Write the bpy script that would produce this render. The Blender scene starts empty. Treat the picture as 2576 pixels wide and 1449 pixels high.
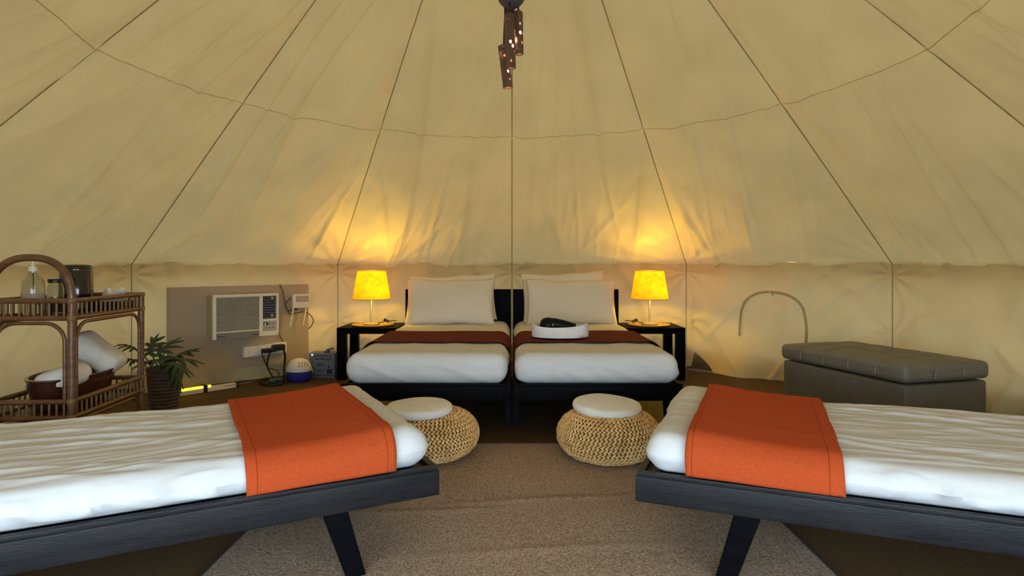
import bpy, bmesh, math, random
from math import sin, cos, pi, radians, sqrt, exp
from mathutils import Vector, Matrix, noise

S = bpy.context.scene
COL = S.collection
R = random.Random(7)

# ------------------------------------------------------------------ camera, world, exposure
F = 1550.0                      # focal length in pixels of the 2576 px wide frame
EYE = 0.94
cd = bpy.data.cameras.new('camera'); cam = bpy.data.objects.new('camera', cd); COL.objects.link(cam)
cd.sensor_width = 36.0; cd.lens = F / 2576 * 36.0; cd.shift_y = -59.5 / 2576; cd.clip_start = 0.02
cam.location = (0, 0, EYE); cam.rotation_euler = (pi / 2, 0, 0)
S.camera = cam
S.view_settings.view_transform = 'Standard'; S.view_settings.look = 'None'
S.view_settings.gamma = 1.0; S.view_settings.use_curve_mapping = False
S.view_settings.exposure = 2.17
W = bpy.data.worlds.new('world'); S.world = W; W.use_nodes = True
wb = W.node_tree.nodes['Background']
wb.inputs[0].default_value = (0.66, 0.84, 1.0, 1); wb.inputs[1].default_value = 2.3
S.cycles.max_bounces = 14; S.cycles.diffuse_bounces = 7; S.cycles.transmission_bounces = 10
S.cycles.glossy_bounces = 4; S.cycles.caustics_reflective = False; S.cycles.caustics_refractive = False
LAMP_COL = (1.0, 0.74, 0.04)
LAMP_TOP, LAMP_LOW = 1.1, 1.1


# ------------------------------------------------------------------ helpers
def setp(o, label=None, cat=None, group=None, kind=None):
    if label: o['label'] = label
    if cat: o['category'] = cat
    if group: o['group'] = group
    if kind: o['kind'] = kind
    return o


def thing(name, label, cat, loc=(0, 0, 0), rz=0.0, group=None, kind=None):
    o = bpy.data.objects.new(name, None); COL.objects.link(o)
    o.empty_display_size = 0.05
    o.location = loc; o.rotation_euler = (0, 0, rz)
    return setp(o, label, cat, group, kind)


def link(name, me, m, parent=None, loc=None, rot=None):
    o = bpy.data.objects.new(name, me); COL.objects.link(o)
    if m is not None and not me.materials: me.materials.append(m)
    if parent: o.parent = parent
    if loc: o.location = loc
    if rot: o.rotation_euler = rot
    return o


def fin(name, bm, m, parent=None, smooth=True, loc=None, rot=None, recalc=True, angle=40):
    if recalc: bmesh.ops.recalc_face_normals(bm, faces=bm.faces)
    me = bpy.data.meshes.new(name); bm.to_mesh(me); bm.free()
    if smooth:
        me.polygons.foreach_set('use_smooth', [True] * len(me.polygons))
        try: me.set_sharp_from_angle(angle=radians(angle))
        except Exception: pass
    return link(name, me, m, parent, loc, rot)


def pyd(name, vs, fs, m, parent=None, smooth=True, **k):
    bm = bmesh.new()
    vv = [bm.verts.new(v) for v in vs]
    for f in fs:
        try: bm.faces.new([vv[i] for i in f])
        except ValueError: pass
    return fin(name, bm, m, parent, smooth, **k)


def box(bm, c, s, rot=None, bev=0.0):
    r = bmesh.ops.create_cube(bm, size=1.0)
    vs = r['verts']
    bmesh.ops.scale(bm, vec=s, verts=vs)
    if bev > 0:
        es = list({e for v in vs for e in v.link_edges})
        rr = bmesh.ops.bevel(bm, geom=es, offset=bev, segments=2, profile=0.7, affect='EDGES')
        vs = list({v for v in rr['verts']} | {v for f in rr['faces'] for v in f.verts} | {v for v in vs if v.is_valid})
        todo = [v for v in vs if v.is_valid]
        seen = set(todo); k = 0
        while k < len(todo):
            for e in todo[k].link_edges:
                w = e.other_vert(todo[k])
                if w not in seen: seen.add(w); todo.append(w)
            k += 1
        vs = todo
    M = Matrix.Translation(Vector(c))
    if rot is not None: M = M @ rot
    bmesh.ops.transform(bm, matrix=M, verts=vs)
    return vs


def boxo(name, c, s, m, parent=None, bev=0.004, rot=None):
    bm = bmesh.new(); box(bm, c, s, rot, bev)
    return fin(name, bm, m, parent)


def tube(bm, pts, r, n=10, closed=False, cap=True):
    pts = [Vector(p) for p in pts]; N = len(pts)
    rad = r if callable(r) else (lambda t: r)
    rings = []; up = None
    for i, p in enumerate(pts):
        a = pts[(i - 1) % N] if (closed or i > 0) else p
        b = pts[(i + 1) % N] if (closed or i < N - 1) else p
        t = (b - a).normalized()
        if up is None:
            up = t.orthogonal().normalized()
        else:
            up = (up - t * up.dot(t)).normalized()
        s = t.cross(up)
        rr = rad(i / max(1, N - 1))
        rings.append([bm.verts.new(p + (up * cos(2 * pi * k / n) + s * sin(2 * pi * k / n)) * rr) for k in range(n)])
    for i in range(N if closed else N - 1):
        A, B = rings[i], rings[(i + 1) % N]
        for k in range(n):
            bm.faces.new((A[k], A[(k + 1) % n], B[(k + 1) % n], B[k]))
    if cap and not closed:
        bm.faces.new(rings[0][::-1]); bm.faces.new(rings[-1])


def tubeo(name, pts, r, m, parent=None, n=10, closed=False):
    bm = bmesh.new(); tube(bm, pts, r, n, closed)
    return fin(name, bm, m, parent)


def lathe(bm, prof, n=32, c=(0, 0, 0), closed=False, sx=1.0, sy=1.0):
    c = Vector(c); rings = []
    for (r, z) in prof:
        if r < 1e-6: rings.append([bm.verts.new(c + Vector((0, 0, z)))])
        else: rings.append([bm.verts.new(c + Vector((r * cos(2 * pi * k / n) * sx, r * sin(2 * pi * k / n) * sy, z))) for k in range(n)])
    m = len(rings)
    for i in range(m if closed else m - 1):
        A, B = rings[i], rings[(i + 1) % m]
        for k in range(n):
            k2 = (k + 1) % n
            if len(A) == 1 and len(B) == 1: continue
            if len(A) == 1: bm.faces.new((A[0], B[k], B[k2]))
            elif len(B) == 1: bm.faces.new((A[k], A[k2], B[0]))
            else: bm.faces.new((A[k], A[k2], B[k2], B[k]))


def latheo(name, prof, m, parent=None, n=32, c=(0, 0, 0), closed=False, sx=1.0, sy=1.0, rot=None):
    bm = bmesh.new(); lathe(bm, prof, n, c, closed, sx, sy)
    return fin(name, bm, m, parent, rot=rot)


def smooth_path(pts, k=6):
    P = [Vector(p) for p in pts]; out = []
    for i in range(len(P) - 1):
        a = P[max(0, i - 1)]; b = P[i]; c = P[i + 1]; d = P[min(len(P) - 1, i + 2)]
        for j in range(k):
            t = j / k
            out.append(0.5 * ((2 * b) + (c - a) * t + (2 * a - 5 * b + 4 * c - d) * t * t + (3 * b - a - 3 * c + d) * t ** 3))
    out.append(P[-1]); return out


def softbox(bm, lo, hi, r, nx, ny, nz, disp=None):
    """box with rounded edges from a dense surface grid; disp(p, n) -> p"""
    lo = Vector(lo); hi = Vector(hi); cache = {}
    def axis(a, b, n, rr):
        m = max(3, int(4))
        e = [a + rr * (1 - cos(pi / 2 * i / m)) for i in range(m)]
        f = [a + rr + (b - a - 2 * rr) * i / n for i in range(n + 1)]
        g = [b - rr * (1 - cos(pi / 2 * i / m)) for i in range(m)][::-1]
        return e + f + g
    rr = min(r, (hi.z - lo.z) / 2 - 1e-4, (hi.x - lo.x) / 2 - 1e-4, (hi.y - lo.y) / 2 - 1e-4)
    X = axis(lo.x, hi.x, nx, rr); Y = axis(lo.y, hi.y, ny, rr); Z = axis(lo.z, hi.z, nz, rr)
    def vert(i, j, k):
        key = (i, j, k)
        if key in cache: return cache[key]
        p = Vector((X[i], Y[j], Z[k]))
        q = Vector((min(max(p.x, lo.x + rr), hi.x - rr), min(max(p.y, lo.y + rr), hi.y - rr), min(max(p.z, lo.z + rr), hi.z - rr)))
        d = p - q
        nrm = d.normalized() if d.length > 1e-9 else Vector((0, 0, 1))
        p = q + nrm * rr
        if disp: p = disp(p, nrm)
        v = bm.verts.new(p); cache[key] = v; return v
    a, b, c = len(X) - 1, len(Y) - 1, len(Z) - 1
    for i in range(a):
        for j in range(b):
            bm.faces.new((vert(i, j, c), vert(i + 1, j, c), vert(i + 1, j + 1, c), vert(i, j + 1, c)))
            bm.faces.new((vert(i, j, 0), vert(i, j + 1, 0), vert(i + 1, j + 1, 0), vert(i + 1, j, 0)))
    for i in range(a):
        for k in range(c):
            bm.faces.new((vert(i, 0, k), vert(i + 1, 0, k), vert(i + 1, 0, k + 1), vert(i, 0, k + 1)))
            bm.faces.new((vert(i, b, k), vert(i, b, k + 1), vert(i + 1, b, k + 1), vert(i + 1, b, k)))
    for j in range(b):
        for k in range(c):
            bm.faces.new((vert(0, j, k), vert(0, j, k + 1), vert(0, j + 1, k + 1), vert(0, j + 1, k)))
            bm.faces.new((vert(a, j, k), vert(a, j + 1, k), vert(a, j + 1, k + 1), vert(a, j, k + 1)))


def copy_tree(o, parent=None):
    c = o.copy(); COL.objects.link(c)
    if parent: c.parent = parent
    for ch in list(o.children): copy_tree(ch, c)
    return c


def N3(x, y, z=0.0): return noise.noise(Vector((x, y, z)))


# ------------------------------------------------------------------ materials
def mat(name, col, rough=0.6, var=0.12, vscale=6.0, bump=0.0, bscale=60.0, metal=0.0, col2=None, stretch=(1, 1, 1), coat=0.0, spec=0.5, coords='Object', detail=4.0):
    m = bpy.data.materials.new(name); m.use_nodes = True
    nt = m.node_tree; b = nt.nodes['Principled BSDF']
    b.inputs['Roughness'].default_value = rough; b.inputs['Metallic'].default_value = metal
    b.inputs['Coat Weight'].default_value = coat; b.inputs['Specular IOR Level'].default_value = spec
    tc = nt.nodes.new('ShaderNodeTexCoord'); mp = nt.nodes.new('ShaderNodeMapping')
    mp.inputs['Scale'].default_value = stretch
    nt.links.new(tc.outputs[coords], mp.inputs[0])
    nz = nt.nodes.new('ShaderNodeTexNoise'); nz.inputs['Scale'].default_value = vscale; nz.inputs['Detail'].default_value = detail
    nt.links.new(mp.outputs[0], nz.inputs['Vector'])
    rp = nt.nodes.new('ShaderNodeValToRGB')
    c2 = col2 or tuple(min(1, c * (1 + var)) for c in col); c1 = col if col2 else tuple(c * (1 - var) for c in col)
    rp.color_ramp.elements[0].position = 0.32; rp.color_ramp.elements[1].position = 0.68
    rp.color_ramp.elements[0].color = (*c1, 1); rp.color_ramp.elements[1].color = (*c2, 1)
    nt.links.new(nz.outputs['Fac'], rp.inputs[0]); nt.links.new(rp.outputs[0], b.inputs['Base Color'])
    if bump > 0:
        n2 = nt.nodes.new('ShaderNodeTexNoise'); n2.inputs['Scale'].default_value = bscale; n2.inputs['Detail'].default_value = 3
        nt.links.new(mp.outputs[0], n2.inputs['Vector'])
        bp = nt.nodes.new('ShaderNodeBump'); bp.inputs['Strength'].default_value = bump; bp.inputs['Distance'].default_value = 0.004
        nt.links.new(n2.outputs['Fac'], bp.inputs['Height']); nt.links.new(bp.outputs[0], b.inputs['Normal'])
    m['bsdf'] = b.name
    return m


def sheer(name, col, tcol, share, bump=0.15, bscale=240.0, var=0.06, vscale=3.0):
    """thin cloth that lets light through: diffuse + translucent"""
    m = bpy.data.materials.new(name); m.use_nodes = True; nt = m.node_tree
    for n in list(nt.nodes):
        if n.type != 'OUTPUT_MATERIAL': nt.nodes.remove(n)
    out = [n for n in nt.nodes if n.type == 'OUTPUT_MATERIAL'][0]
    tc = nt.nodes.new('ShaderNodeTexCoord')
    nz = nt.nodes.new('ShaderNodeTexNoise'); nz.inputs['Scale'].default_value = vscale; nz.inputs['Detail'].default_value = 5
    nt.links.new(tc.outputs['Object'], nz.inputs['Vector'])
    def ramp(c):
        rp = nt.nodes.new('ShaderNodeValToRGB')
        rp.color_ramp.elements[0].position = 0.3; rp.color_ramp.elements[1].position = 0.7
        rp.color_ramp.elements[0].color = (*[x * (1 - var) for x in c], 1); rp.color_ramp.elements[1].color = (*[min(1, x * (1 + var)) for x in c], 1)
        nt.links.new(nz.outputs['Fac'], rp.inputs[0]); return rp
    a = nt.nodes.new('ShaderNodeBsdfDiffuse'); t = nt.nodes.new('ShaderNodeBsdfTranslucent'); mx = nt.nodes.new('ShaderNodeMixShader')
    nt.links.new(ramp(col).outputs[0], a.inputs[0]); nt.links.new(ramp(tcol).outputs[0], t.inputs[0])
    mx.inputs[0].default_value = share
    n2 = nt.nodes.new('ShaderNodeTexNoise'); n2.inputs['Scale'].default_value = bscale; n2.inputs['Detail'].default_value = 2
    nt.links.new(tc.outputs['Object'], n2.inputs['Vector'])
    bp = nt.nodes.new('ShaderNodeBump'); bp.inputs['Strength'].default_value = bump; bp.inputs['Distance'].default_value = 0.002
    nt.links.new(n2.outputs['Fac'], bp.inputs['Height']); nt.links.new(bp.outputs[0], a.inputs['Normal'])
    nt.links.new(a.outputs[0], mx.inputs[1]); nt.links.new(t.outputs[0], mx.inputs[2]); nt.links.new(mx.outputs[0], out.inputs[0])
    return m


def emit(name, col, s):
    m = bpy.data.materials.new(name); m.use_nodes = True; nt = m.node_tree; b = nt.nodes['Principled BSDF']
    b.inputs['Base Color'].default_value = (*col, 1); b.inputs['Emission Color'].default_value = (*col, 1); b.inputs['Emission Strength'].default_value = s
    return m


M = {}
M['canvas'] = sheer('canvas', (0.60, 0.452, 0.215), (0.86, 0.60, 0.26), 0.035)
M['wall_canvas'] = sheer('wall canvas', (0.64, 0.50, 0.27), (0.86, 0.62, 0.28), 0.035)
M['piping'] = mat('seam tape', (0.40, 0.31, 0.165), 0.9, 0.15, 30)
M['seam'] = sheer('sewn hem', (0.72, 0.60, 0.40), (0.6, 0.5, 0.3), 0.2)
M['arch'] = mat('arch piping', (0.52, 0.40, 0.20), 0.8, 0.1, 30)
M['black'] = mat('black stained wood', (0.0025, 0.0025, 0.0035), 0.5, 0.25, 9, 0.12, 40, stretch=(6, 1, 6), spec=0.04)
M['blackwood'] = mat('worn black stained wood', (0.006, 0.0062, 0.008), 0.42, 0.3, 7, 0.18, 40, col2=(0.014, 0.013, 0.014), stretch=(8, 1, 8), spec=0.24)
M['sheet'] = mat('white cotton sheet', (0.64, 0.64, 0.64), 0.85, 0.03, 4, 0.12, 260, spec=0.2)
M['pillow'] = mat('white cotton pillowcase', (0.74, 0.66, 0.53), 0.85, 0.03, 4, 0.12, 260, spec=0.2)
M['cushion'] = mat('off white seat pad', (0.74, 0.72, 0.67), 0.9, 0.05, 14, 0.2, 120, spec=0.2)
M['plastic'] = mat('aged white plastic', (0.80, 0.74, 0.58), 0.45, 0.03, 5)
M['white'] = mat('white plastic', (0.82, 0.80, 0.74), 0.4, 0.02, 5)
M['grille'] = mat('grey grille plastic', (0.42, 0.38, 0.30), 0.6, 0.05, 5)
M['strip'] = mat('grey strip', (0.22, 0.19, 0.16), 0.5, 0.05, 5)
M['dark'] = mat('dark plastic', (0.012, 0.012, 0.015), 0.35, 0.2, 10)
M['gloss'] = mat('gloss black', (0.006, 0.007, 0.012), 0.12, 0.2, 4, coat=0.6)
M['board'] = mat('greige board', (0.43, 0.335, 0.225), 0.8, 0.06, 3)
M['blue'] = mat('blue plastic', (0.02, 0.035, 0.30), 0.15, 0.1, 4, coat=0.5)
M['steel'] = mat('grey blue steel', (0.17, 0.19, 0.28), 0.5, 0.08, 6)
M['print'] = mat('dark print', (0.02, 0.02, 0.05), 0.6, 0.1, 5)
M['yellow'] = emit('glowing yellow tube', (1.0, 0.62, 0.03), 0.55)
M['cable'] = mat('black cable', (0.008, 0.008, 0.01), 0.5, 0.2, 10)
M['wire'] = mat('brown wire', (0.10, 0.055, 0.02), 0.6, 0.2, 10)
M['rattan'] = mat('varnished rattan', (0.11, 0.045, 0.022), 0.38, 0.3, 14, 0.25, 60, col2=(0.20, 0.095, 0.042), stretch=(1, 1, 4), coat=0.2)
M['rattan_pale'] = mat('pale rattan cane', (0.22, 0.125, 0.055), 0.45, 0.2, 14, 0.2, 60)
M['tray'] = mat('dark tray board', (0.045, 0.025, 0.016), 0.3, 0.3, 10)
M['tub'] = mat('brown lacquered tub', (0.06, 0.018, 0.012), 0.25, 0.3, 8, coat=0.4)
M['towel'] = mat('white terry towel', (0.78, 0.75, 0.71), 0.95, 0.05, 30, 0.7, 170, spec=0.1)
M['basket'] = mat('dark wicker', (0.050, 0.026, 0.016), 0.7, 0.4, 30, 0.3, 90, col2=(0.11, 0.062, 0.038))
M['soil'] = mat('soil', (0.012, 0.01, 0.008), 0.95, 0.3, 40, 0.6, 80)
M['leaf'] = mat('dark green leaf', (0.018, 0.04, 0.016), 0.45, 0.4, 12)
M['stem'] = mat('leaf stem', (0.05, 0.08, 0.025), 0.5, 0.3, 12)
M['hyacinth'] = mat('water hyacinth braid', (0.54, 0.315, 0.11), 0.75, 0.3, 26, 0.3, 180, col2=(0.78, 0.50, 0.20))
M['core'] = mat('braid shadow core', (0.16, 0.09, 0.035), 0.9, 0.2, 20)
M['brass'] = mat('pale metal', (0.62, 0.54, 0.40), 0.3, 0.05, 5, metal=0.8)
M['shade'] = sheer('yellow lamp shade', (0.80, 0.60, 0.06), (0.80, 0.50, 0.012), 0.5, var=0.14, vscale=26, bscale=120)
M['bulb'] = emit('lamp bulb', (1.0, 0.66, 0.25), 6.0)
M['bulb_small'] = emit('small warm bulb', (1.0, 0.78, 0.5), 18.0)
M['plate'] = mat('tan placemat', (0.30, 0.17, 0.06), 0.5, 0.2, 20)
M['bamboo'] = mat('smoked bamboo', (0.10, 0.055, 0.048), 0.5, 0.3, 10, 0.2, 50, col2=(0.17, 0.095, 0.075), stretch=(8, 8, 1))
M['rose'] = mat('grey violet plaster', (0.085, 0.07, 0.10), 0.7, 0.08, 8)
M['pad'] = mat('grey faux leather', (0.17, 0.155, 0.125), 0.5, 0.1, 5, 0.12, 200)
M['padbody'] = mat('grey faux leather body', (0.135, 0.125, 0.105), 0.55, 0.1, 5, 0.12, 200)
M['thread'] = mat('pale thread', (0.35, 0.32, 0.26), 0.8, 0.05, 5)
M['dryer'] = mat('black dryer', (0.003, 0.005, 0.005), 0.4, 0.2, 5, spec=0.15)
M['strap'] = mat('white felt band', (0.76, 0.73, 0.70), 0.9, 0.04, 18, 0.2, 120)
M['green'] = emit('green display', (0.03, 0.55, 0.32), 0.5)
M['led'] = emit('white indicator', (0.9, 1.0, 1.0), 2.0)
M['clear'] = bpy.data.materials.new('clear glass'); M['clear'].use_nodes = True
_b = M['clear'].node_tree.nodes['Principled BSDF']
_b.inputs['Base Color'].default_value = (0.80, 0.84, 0.86, 1); _b.inputs['Roughness'].default_value = 0.03
_b.inputs['Transmission Weight'].default_value = 1.0; _b.inputs['IOR'].default_value = 1.45


def runner_mat(name, col, col2, y0, y1):
    m = mat(name, col, 0.9, 0.1, 260, 0.35, 420, col2=col2, spec=0.15)
    nt = m.node_tree; b = nt.nodes['Principled BSDF']
    src = b.inputs['Base Color'].links[0].from_socket
    tc = [n for n in nt.nodes if n.type == 'TEX_COORD'][0]
    sp = nt.nodes.new('ShaderNodeSeparateXYZ'); nt.links.new(tc.outputs['Object'], sp.inputs[0])
    prev = src
    for yy in (y0 + 0.028, y1 - 0.028):          # the stitched hem line, a fine print-like groove
        d = nt.nodes.new('ShaderNodeMath'); d.operation = 'SUBTRACT'; d.inputs[1].default_value = yy; nt.links.new(sp.outputs[1], d.inputs[0])
        a = nt.nodes.new('ShaderNodeMath'); a.operation = 'ABSOLUTE'; nt.links.new(d.outputs[0], a.inputs[0])
        l = nt.nodes.new('ShaderNodeMath'); l.operation = 'LESS_THAN'; l.inputs[1].default_value = 0.0015; nt.links.new(a.outputs[0], l.inputs[0])
        mx = nt.nodes.new('ShaderNodeMix'); mx.data_type = 'RGBA'
        nt.links.new(l.outputs[0], mx.inputs[0]); nt.links.new(prev, mx.inputs[6])
        mx.inputs[7].default_value = (*[c * 0.7 for c in col], 1); prev = mx.outputs[2]
    nt.links.new(prev, b.inputs['Base Color'])
    return m


def rug_mat():
    m = mat('speckled brown rug', (0.14, 0.090, 0.054), 0.95, 0.1, 170, 0.8, 200, col2=(0.46, 0.34, 0.24), spec=0.1, stretch=(0.8, 1.1, 1), detail=8)
    return m


M['rug'] = rug_mat()
M['rug_edge'] = mat('dark rug binding', (0.03, 0.024, 0.02), 0.9, 0.2, 40)


def woven_floor():
    m = mat('woven brown matting', (0.05, 0.026, 0.010), 0.75, 0.2, 60, 0.0, 100, col2=(0.125, 0.070, 0.028), stretch=(1, 5, 1), spec=0.3)
    nt = m.node_tree; b = nt.nodes['Principled BSDF']
    tc = [n for n in nt.nodes if n.type == 'TEX_COORD'][0]
    ck = nt.nodes.new('ShaderNodeTexBrick'); ck.inputs['Scale'].default_value = 40; ck.inputs['Mortar Size'].default_value = 0.03
    nt.links.new(tc.outputs['Object'], ck.inputs['Vector'])
    bp = nt.nodes.new('ShaderNodeBump'); bp.inputs['Strength'].default_value = 0.6; bp.inputs['Distance'].default_value = 0.003
    inv = nt.nodes.new('ShaderNodeMath'); inv.operation = 'SUBTRACT'; inv.inputs[0].default_value = 1.0
    nt.links.new(ck.outputs['Fac'], inv.inputs[1]); nt.links.new(inv.outputs[0], bp.inputs['Height']); nt.links.new(bp.outputs[0], b.inputs['Normal'])
    return m


M['floor'] = woven_floor()

# ------------------------------------------------------------------ the tent
CY, RAD, SLOPE = 2.84, 3.15, 0.788
APEX = EYE + RAD * SLOPE


def ring(deg, r): return Vector((sin(radians(deg)) * r, CY + cos(radians(deg)) * r, 0))


# floor with an upturned lip added outside the walls to block sky light
bm = bmesh.new()
rr = [(0.0, 0.0), (RAD + 0.04, 0.0), (RAD + 0.042, 0.19)]
lathe(bm, [(r, z) for r, z in rr], 12, (0, 0, 0))
bmesh.ops.rotate(bm, matrix=Matrix.Rotation(radians(0), 3, 'Z'), verts=bm.verts)
fl = fin('floor', bm, M['floor'], loc=(0, CY, 0), recalc=False)
setp(fl, 'dark brown woven matting covering the tent floor', 'floor', kind='structure')
bm = bmesh.new(); bmesh.ops.create_grid(bm, x_segments=2, y_segments=2, size=20)
gr = fin('ground', bm, mat('outdoor ground', (0.42, 0.41, 0.38), 0.95, 0.1, 2), loc=(0, CY, -0.03))
setp(gr, 'bare ground outside the open tent doorway', 'ground', kind='structure')


def fan(u, v, w, h):
    """folds that radiate from the lower corners of a roof gore"""
    d = 0.0
    for uu, sd in ((u, 1.0), (1 - u, 5.3)):
        x, y = uu * w, v * h
        rho = sqrt(x * x + y * y) + 1e-4
        ph = math.atan2(y, x)
        d += sin(ph * 15 + 2.5 * N3(rho * 1.5, sd, ph)) * 0.011 * exp(-rho / 0.55) * min(1, rho / 0.12)
    return d


def gore(a0, a1, v0, v1, seed, parent):
    fine = -4 <= round(a0 / 30) <= 3
    n_u, n_v = (120 if fine else 40), max(8, int((150 if fine else 50) * (v1 - v0)))
    A, B = ring(a0, RAD), ring(a1, RAD); C = Vector((0, CY, 0))
    mid = (A + B) / 2 - C; nin = Vector((-mid.x, -mid.y, 0)).normalized()
    nrm = (nin * SLOPE + Vector((0, 0, -1))).normalized()
    vs = []
    slope_len = RAD * sqrt(1 + SLOPE ** 2)
    for j in range(n_v + 1):
        v = v0 + (v1 - v0) * j / n_v
        for i in range(n_u + 1):
            u = i / n_u
            w = (1 - v)
            p = C + (A - C).lerp(B - C, u) * w
            p.z = EYE + v * RAD * SLOPE
            e = sin(pi * u)
            d = 0.055 * e ** 0.8 * sin(pi * min(1, max(0, v) * 1.05)) ** 0.6 * w ** 0.5
            e2 = min(1, u * 14, (1 - u) * 14)
            d += 1.5 * fan(u, v, (B - A).length * w, slope_len) * e2
            st = N3(u * 6 * w + seed * 3.1 + 0.8 * v, v * 1.6, seed)
            d += 0.030 * st * e2 * (1 - 0.4 * v) + 0.010 * N3(u * 13 * w + v * 5, v * 4, seed + 9) * e2
            for q1, q2, sd, am in ((4.2, 2.0, 3.3, 0.026), (3.1, -2.6, 8.1, 0.018), (7.0, 0.6, 5.7, 0.018), (10.0, -1.0, 1.9, 0.008)):
                rdg = 1 - abs(N3(u * q1 * w + v * q2 + seed, v * 1.1 - seed, sd)) * 8.5
                msk = max(0, min(1, 0.5 + 2.2 * N3(u * 2 + seed * 1.3, v * 2.4, sd + 3)))
                d += am * max(0, rdg) * msk * e2 * (1 if v < 0.8 else 0)
            pk = exp(-((v - 0.395) / 0.03) ** 2)           # puckers along the sewn cross seam
            d += 0.005 * pk * sin(u * w * 70 + 6 * N3(u * 9, seed)) * max(0, N3(u * 5 + seed, 2.2)) * e2
            d += -0.02 * sin(pi * v)
            if abs(v - 0.395) < 0.016: d += 0.005 * (1 - abs(v - 0.395) / 0.016)
            if v < 0: d = 0.0
            rn = Vector((-p.x, CY - p.y, 0)).normalized(); rn = (rn * SLOPE + Vector((0, 0, -1))).normalized()
            vs.append(p + rn * d)
    fs = [(j * (n_u + 1) + i, j * (n_u + 1) + i + 1, (j + 1) * (n_u + 1) + i + 1, (j + 1) * (n_u + 1) + i) for j in range(n_v) for i in range(n_u)]
    if v1 < 0.5 and fine:
        tubeo('cross_seam', [p for p in vs[n_v * (n_u + 1)::2]][:n_u // 2 + 1], 0.0017, M['canvas'], parent, 6)
    return pyd('roof_panel', vs, fs, M['canvas'], parent, angle=80)


ceil = thing('ceiling', 'beige canvas roof of a bell tent sewn from tapering gores', 'ceiling', kind='structure')
for k in range(-6, 6):
    a0, a1 = 30 * k, 30 * (k + 1)
    door = k in (-6, 5)
    gore(a0, a1, 0.05 if door else -0.03, 0.395, k + 20, ceil)
    gore(a0, a1, 0.395, 0.985, k + 20, ceil)
def seam_pt(k, v):
    p = ring(30 * k, RAD); C = Vector((0, CY, 0)); p = C + (p - C) * (1 - v); p.z = EYE + v * RAD * SLOPE
    n = (C - p); n.z = 0
    n = (n.normalized() * SLOPE + Vector((0, 0, -1))).normalized() if n.length > 1e-6 else Vector((0, 0, -1))
    return p + n * (-0.02 * sin(pi * v) + 0.002 + 0.002 * N3(v * 12, k))


for k in range(-5, 6):
    tubeo('seam', [seam_pt(k, i / 30 * 0.985) for i in range(31)], 0.0036, M['piping'], ceil, n=6)
latheo('roof_cap', [(0, APEX + 0.02), (0.10, APEX - 0.06), (0.10, APEX - 0.09), (0, APEX - 0.05)], M['seam'], ceil, 24, (0, CY, 0))


def hole(u):
    if u < 0.03: return 0.02 + 0.0
    if u < 0.05: return 0.02 + (u - 0.03) / 0.02 * 0.14
    if u < 0.17: return 0.16 * (1 - (u - 0.05) / 0.12) ** 0.8
    return 0.0


def wall(a0, a1, seed, parent, flap=False):
    n_u, n_v = (130, 76) if -90 <= a0 <= 60 else (50, 30)
    A, B = ring(a0, RAD), ring(a1, RAD)
    mid = (A + B) / 2 - Vector((0, CY, 0)); nin = Vector((-mid.x, -mid.y, 0)).normalized()
    wd = (B - A).length; vs = []
    for j in range(n_v + 1):
        v = j / n_v
        for i in range(n_u + 1):
            u = i / n_u
            bot = hole(u if a1 > 0 else 1 - u) if flap else 0.0
            top = EYE + 0.016 + 0.006 * sin(u * pi * 4 + seed * 2) + 0.005 * N3(u * 9, seed)
            z = bot + (top - bot) * v
            p = A.lerp(B, u); p.z = z
            e = min(1, 6 * u, 6 * (1 - u))
            d = 0.03 * sin(pi * u) * sin(pi * v)
            d += 0.030 * N3(u * 5 + seed, z * 2.2, seed) * e + 0.014 * N3(u * 14 + z * 4, z * 5, seed + 2) * e
            tug = 1 - abs(N3(u * 3.3 + z * 1.2 + seed, z * 0.9, 7.7 + seed)) * 5
            d += 0.024 * max(0, tug) * e
            tug2 = 1 - abs(N3(u * 5 - z * 2.6 + seed * 2, z * 1.7, 1.7 + seed)) * 6
            d += 0.020 * max(0, tug2) * e * (1 - v * 0.5)
            x0 = min(u, 1 - u) * wd                                # gathers fanning from the seams
            for zc in (0.86, 0.42):
                rho = sqrt(x0 * x0 + (z - zc) ** 2) + 1e-3; ph = math.atan2(z - zc, x0)
                d += 0.016 * sin(ph * 9 + seed + 2 * N3(rho * 3, seed)) * exp(-rho / 0.28) * min(1, rho / 0.08) * min(1, x0 / 0.04)
            if flap:
                uu = (u if a1 > 0 else 1 - u)
                # the loose skirt billows into the tent under the arched vent
                d += 0.10 * exp(-((uu - 0.30) / 0.13) ** 2) * max(0, 1 - z / 0.34) ** 1.2
            d += 0.03 * max(0, 1 - z / 0.1) * N3(u * 6 + seed, 4.4) * e
            vs.append(p + nin * max(d, -0.03) + Vector((0, 0, 0.003)))
    fs = [(j * (n_u + 1) + i, j * (n_u + 1) + i + 1, (j + 1) * (n_u + 1) + i + 1, (j + 1) * (n_u + 1) + i) for j in range(n_v) for i in range(n_u)]
    return pyd('wall_panel', vs, fs, M['wall_canvas'], parent, angle=80)


wb_ = thing('wall_back', 'low cream canvas wall behind the two black beds', 'wall', kind='structure')
wl_ = thing('wall_left', 'low cream canvas wall behind the air conditioner board and rattan cart', 'wall', kind='structure')
wr_ = thing('wall_right', 'low cream canvas wall with an arched vent behind the grey bench', 'wall', kind='structure')
for k in range(-5, 5):
    par = wb_ if k in (-1, 0) else (wl_ if k < 0 else wr_)
    wall(30 * k, 30 * (k + 1), k * 1.7 + 3, par, flap=(k == 1))
for k in range(-5, 6):
    par = wb_ if k == 0 else (wl_ if k < 0 else wr_)
    p = ring(30 * k, RAD - 0.004)
    tubeo('seam', [Vector((p.x, p.y, 0.02 + 0.92 * i / 12)) + Vector((0.004 * N3(i, k), 0, 0)) for i in range(13)], 0.0035, M['piping'], par, n=6)

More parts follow.
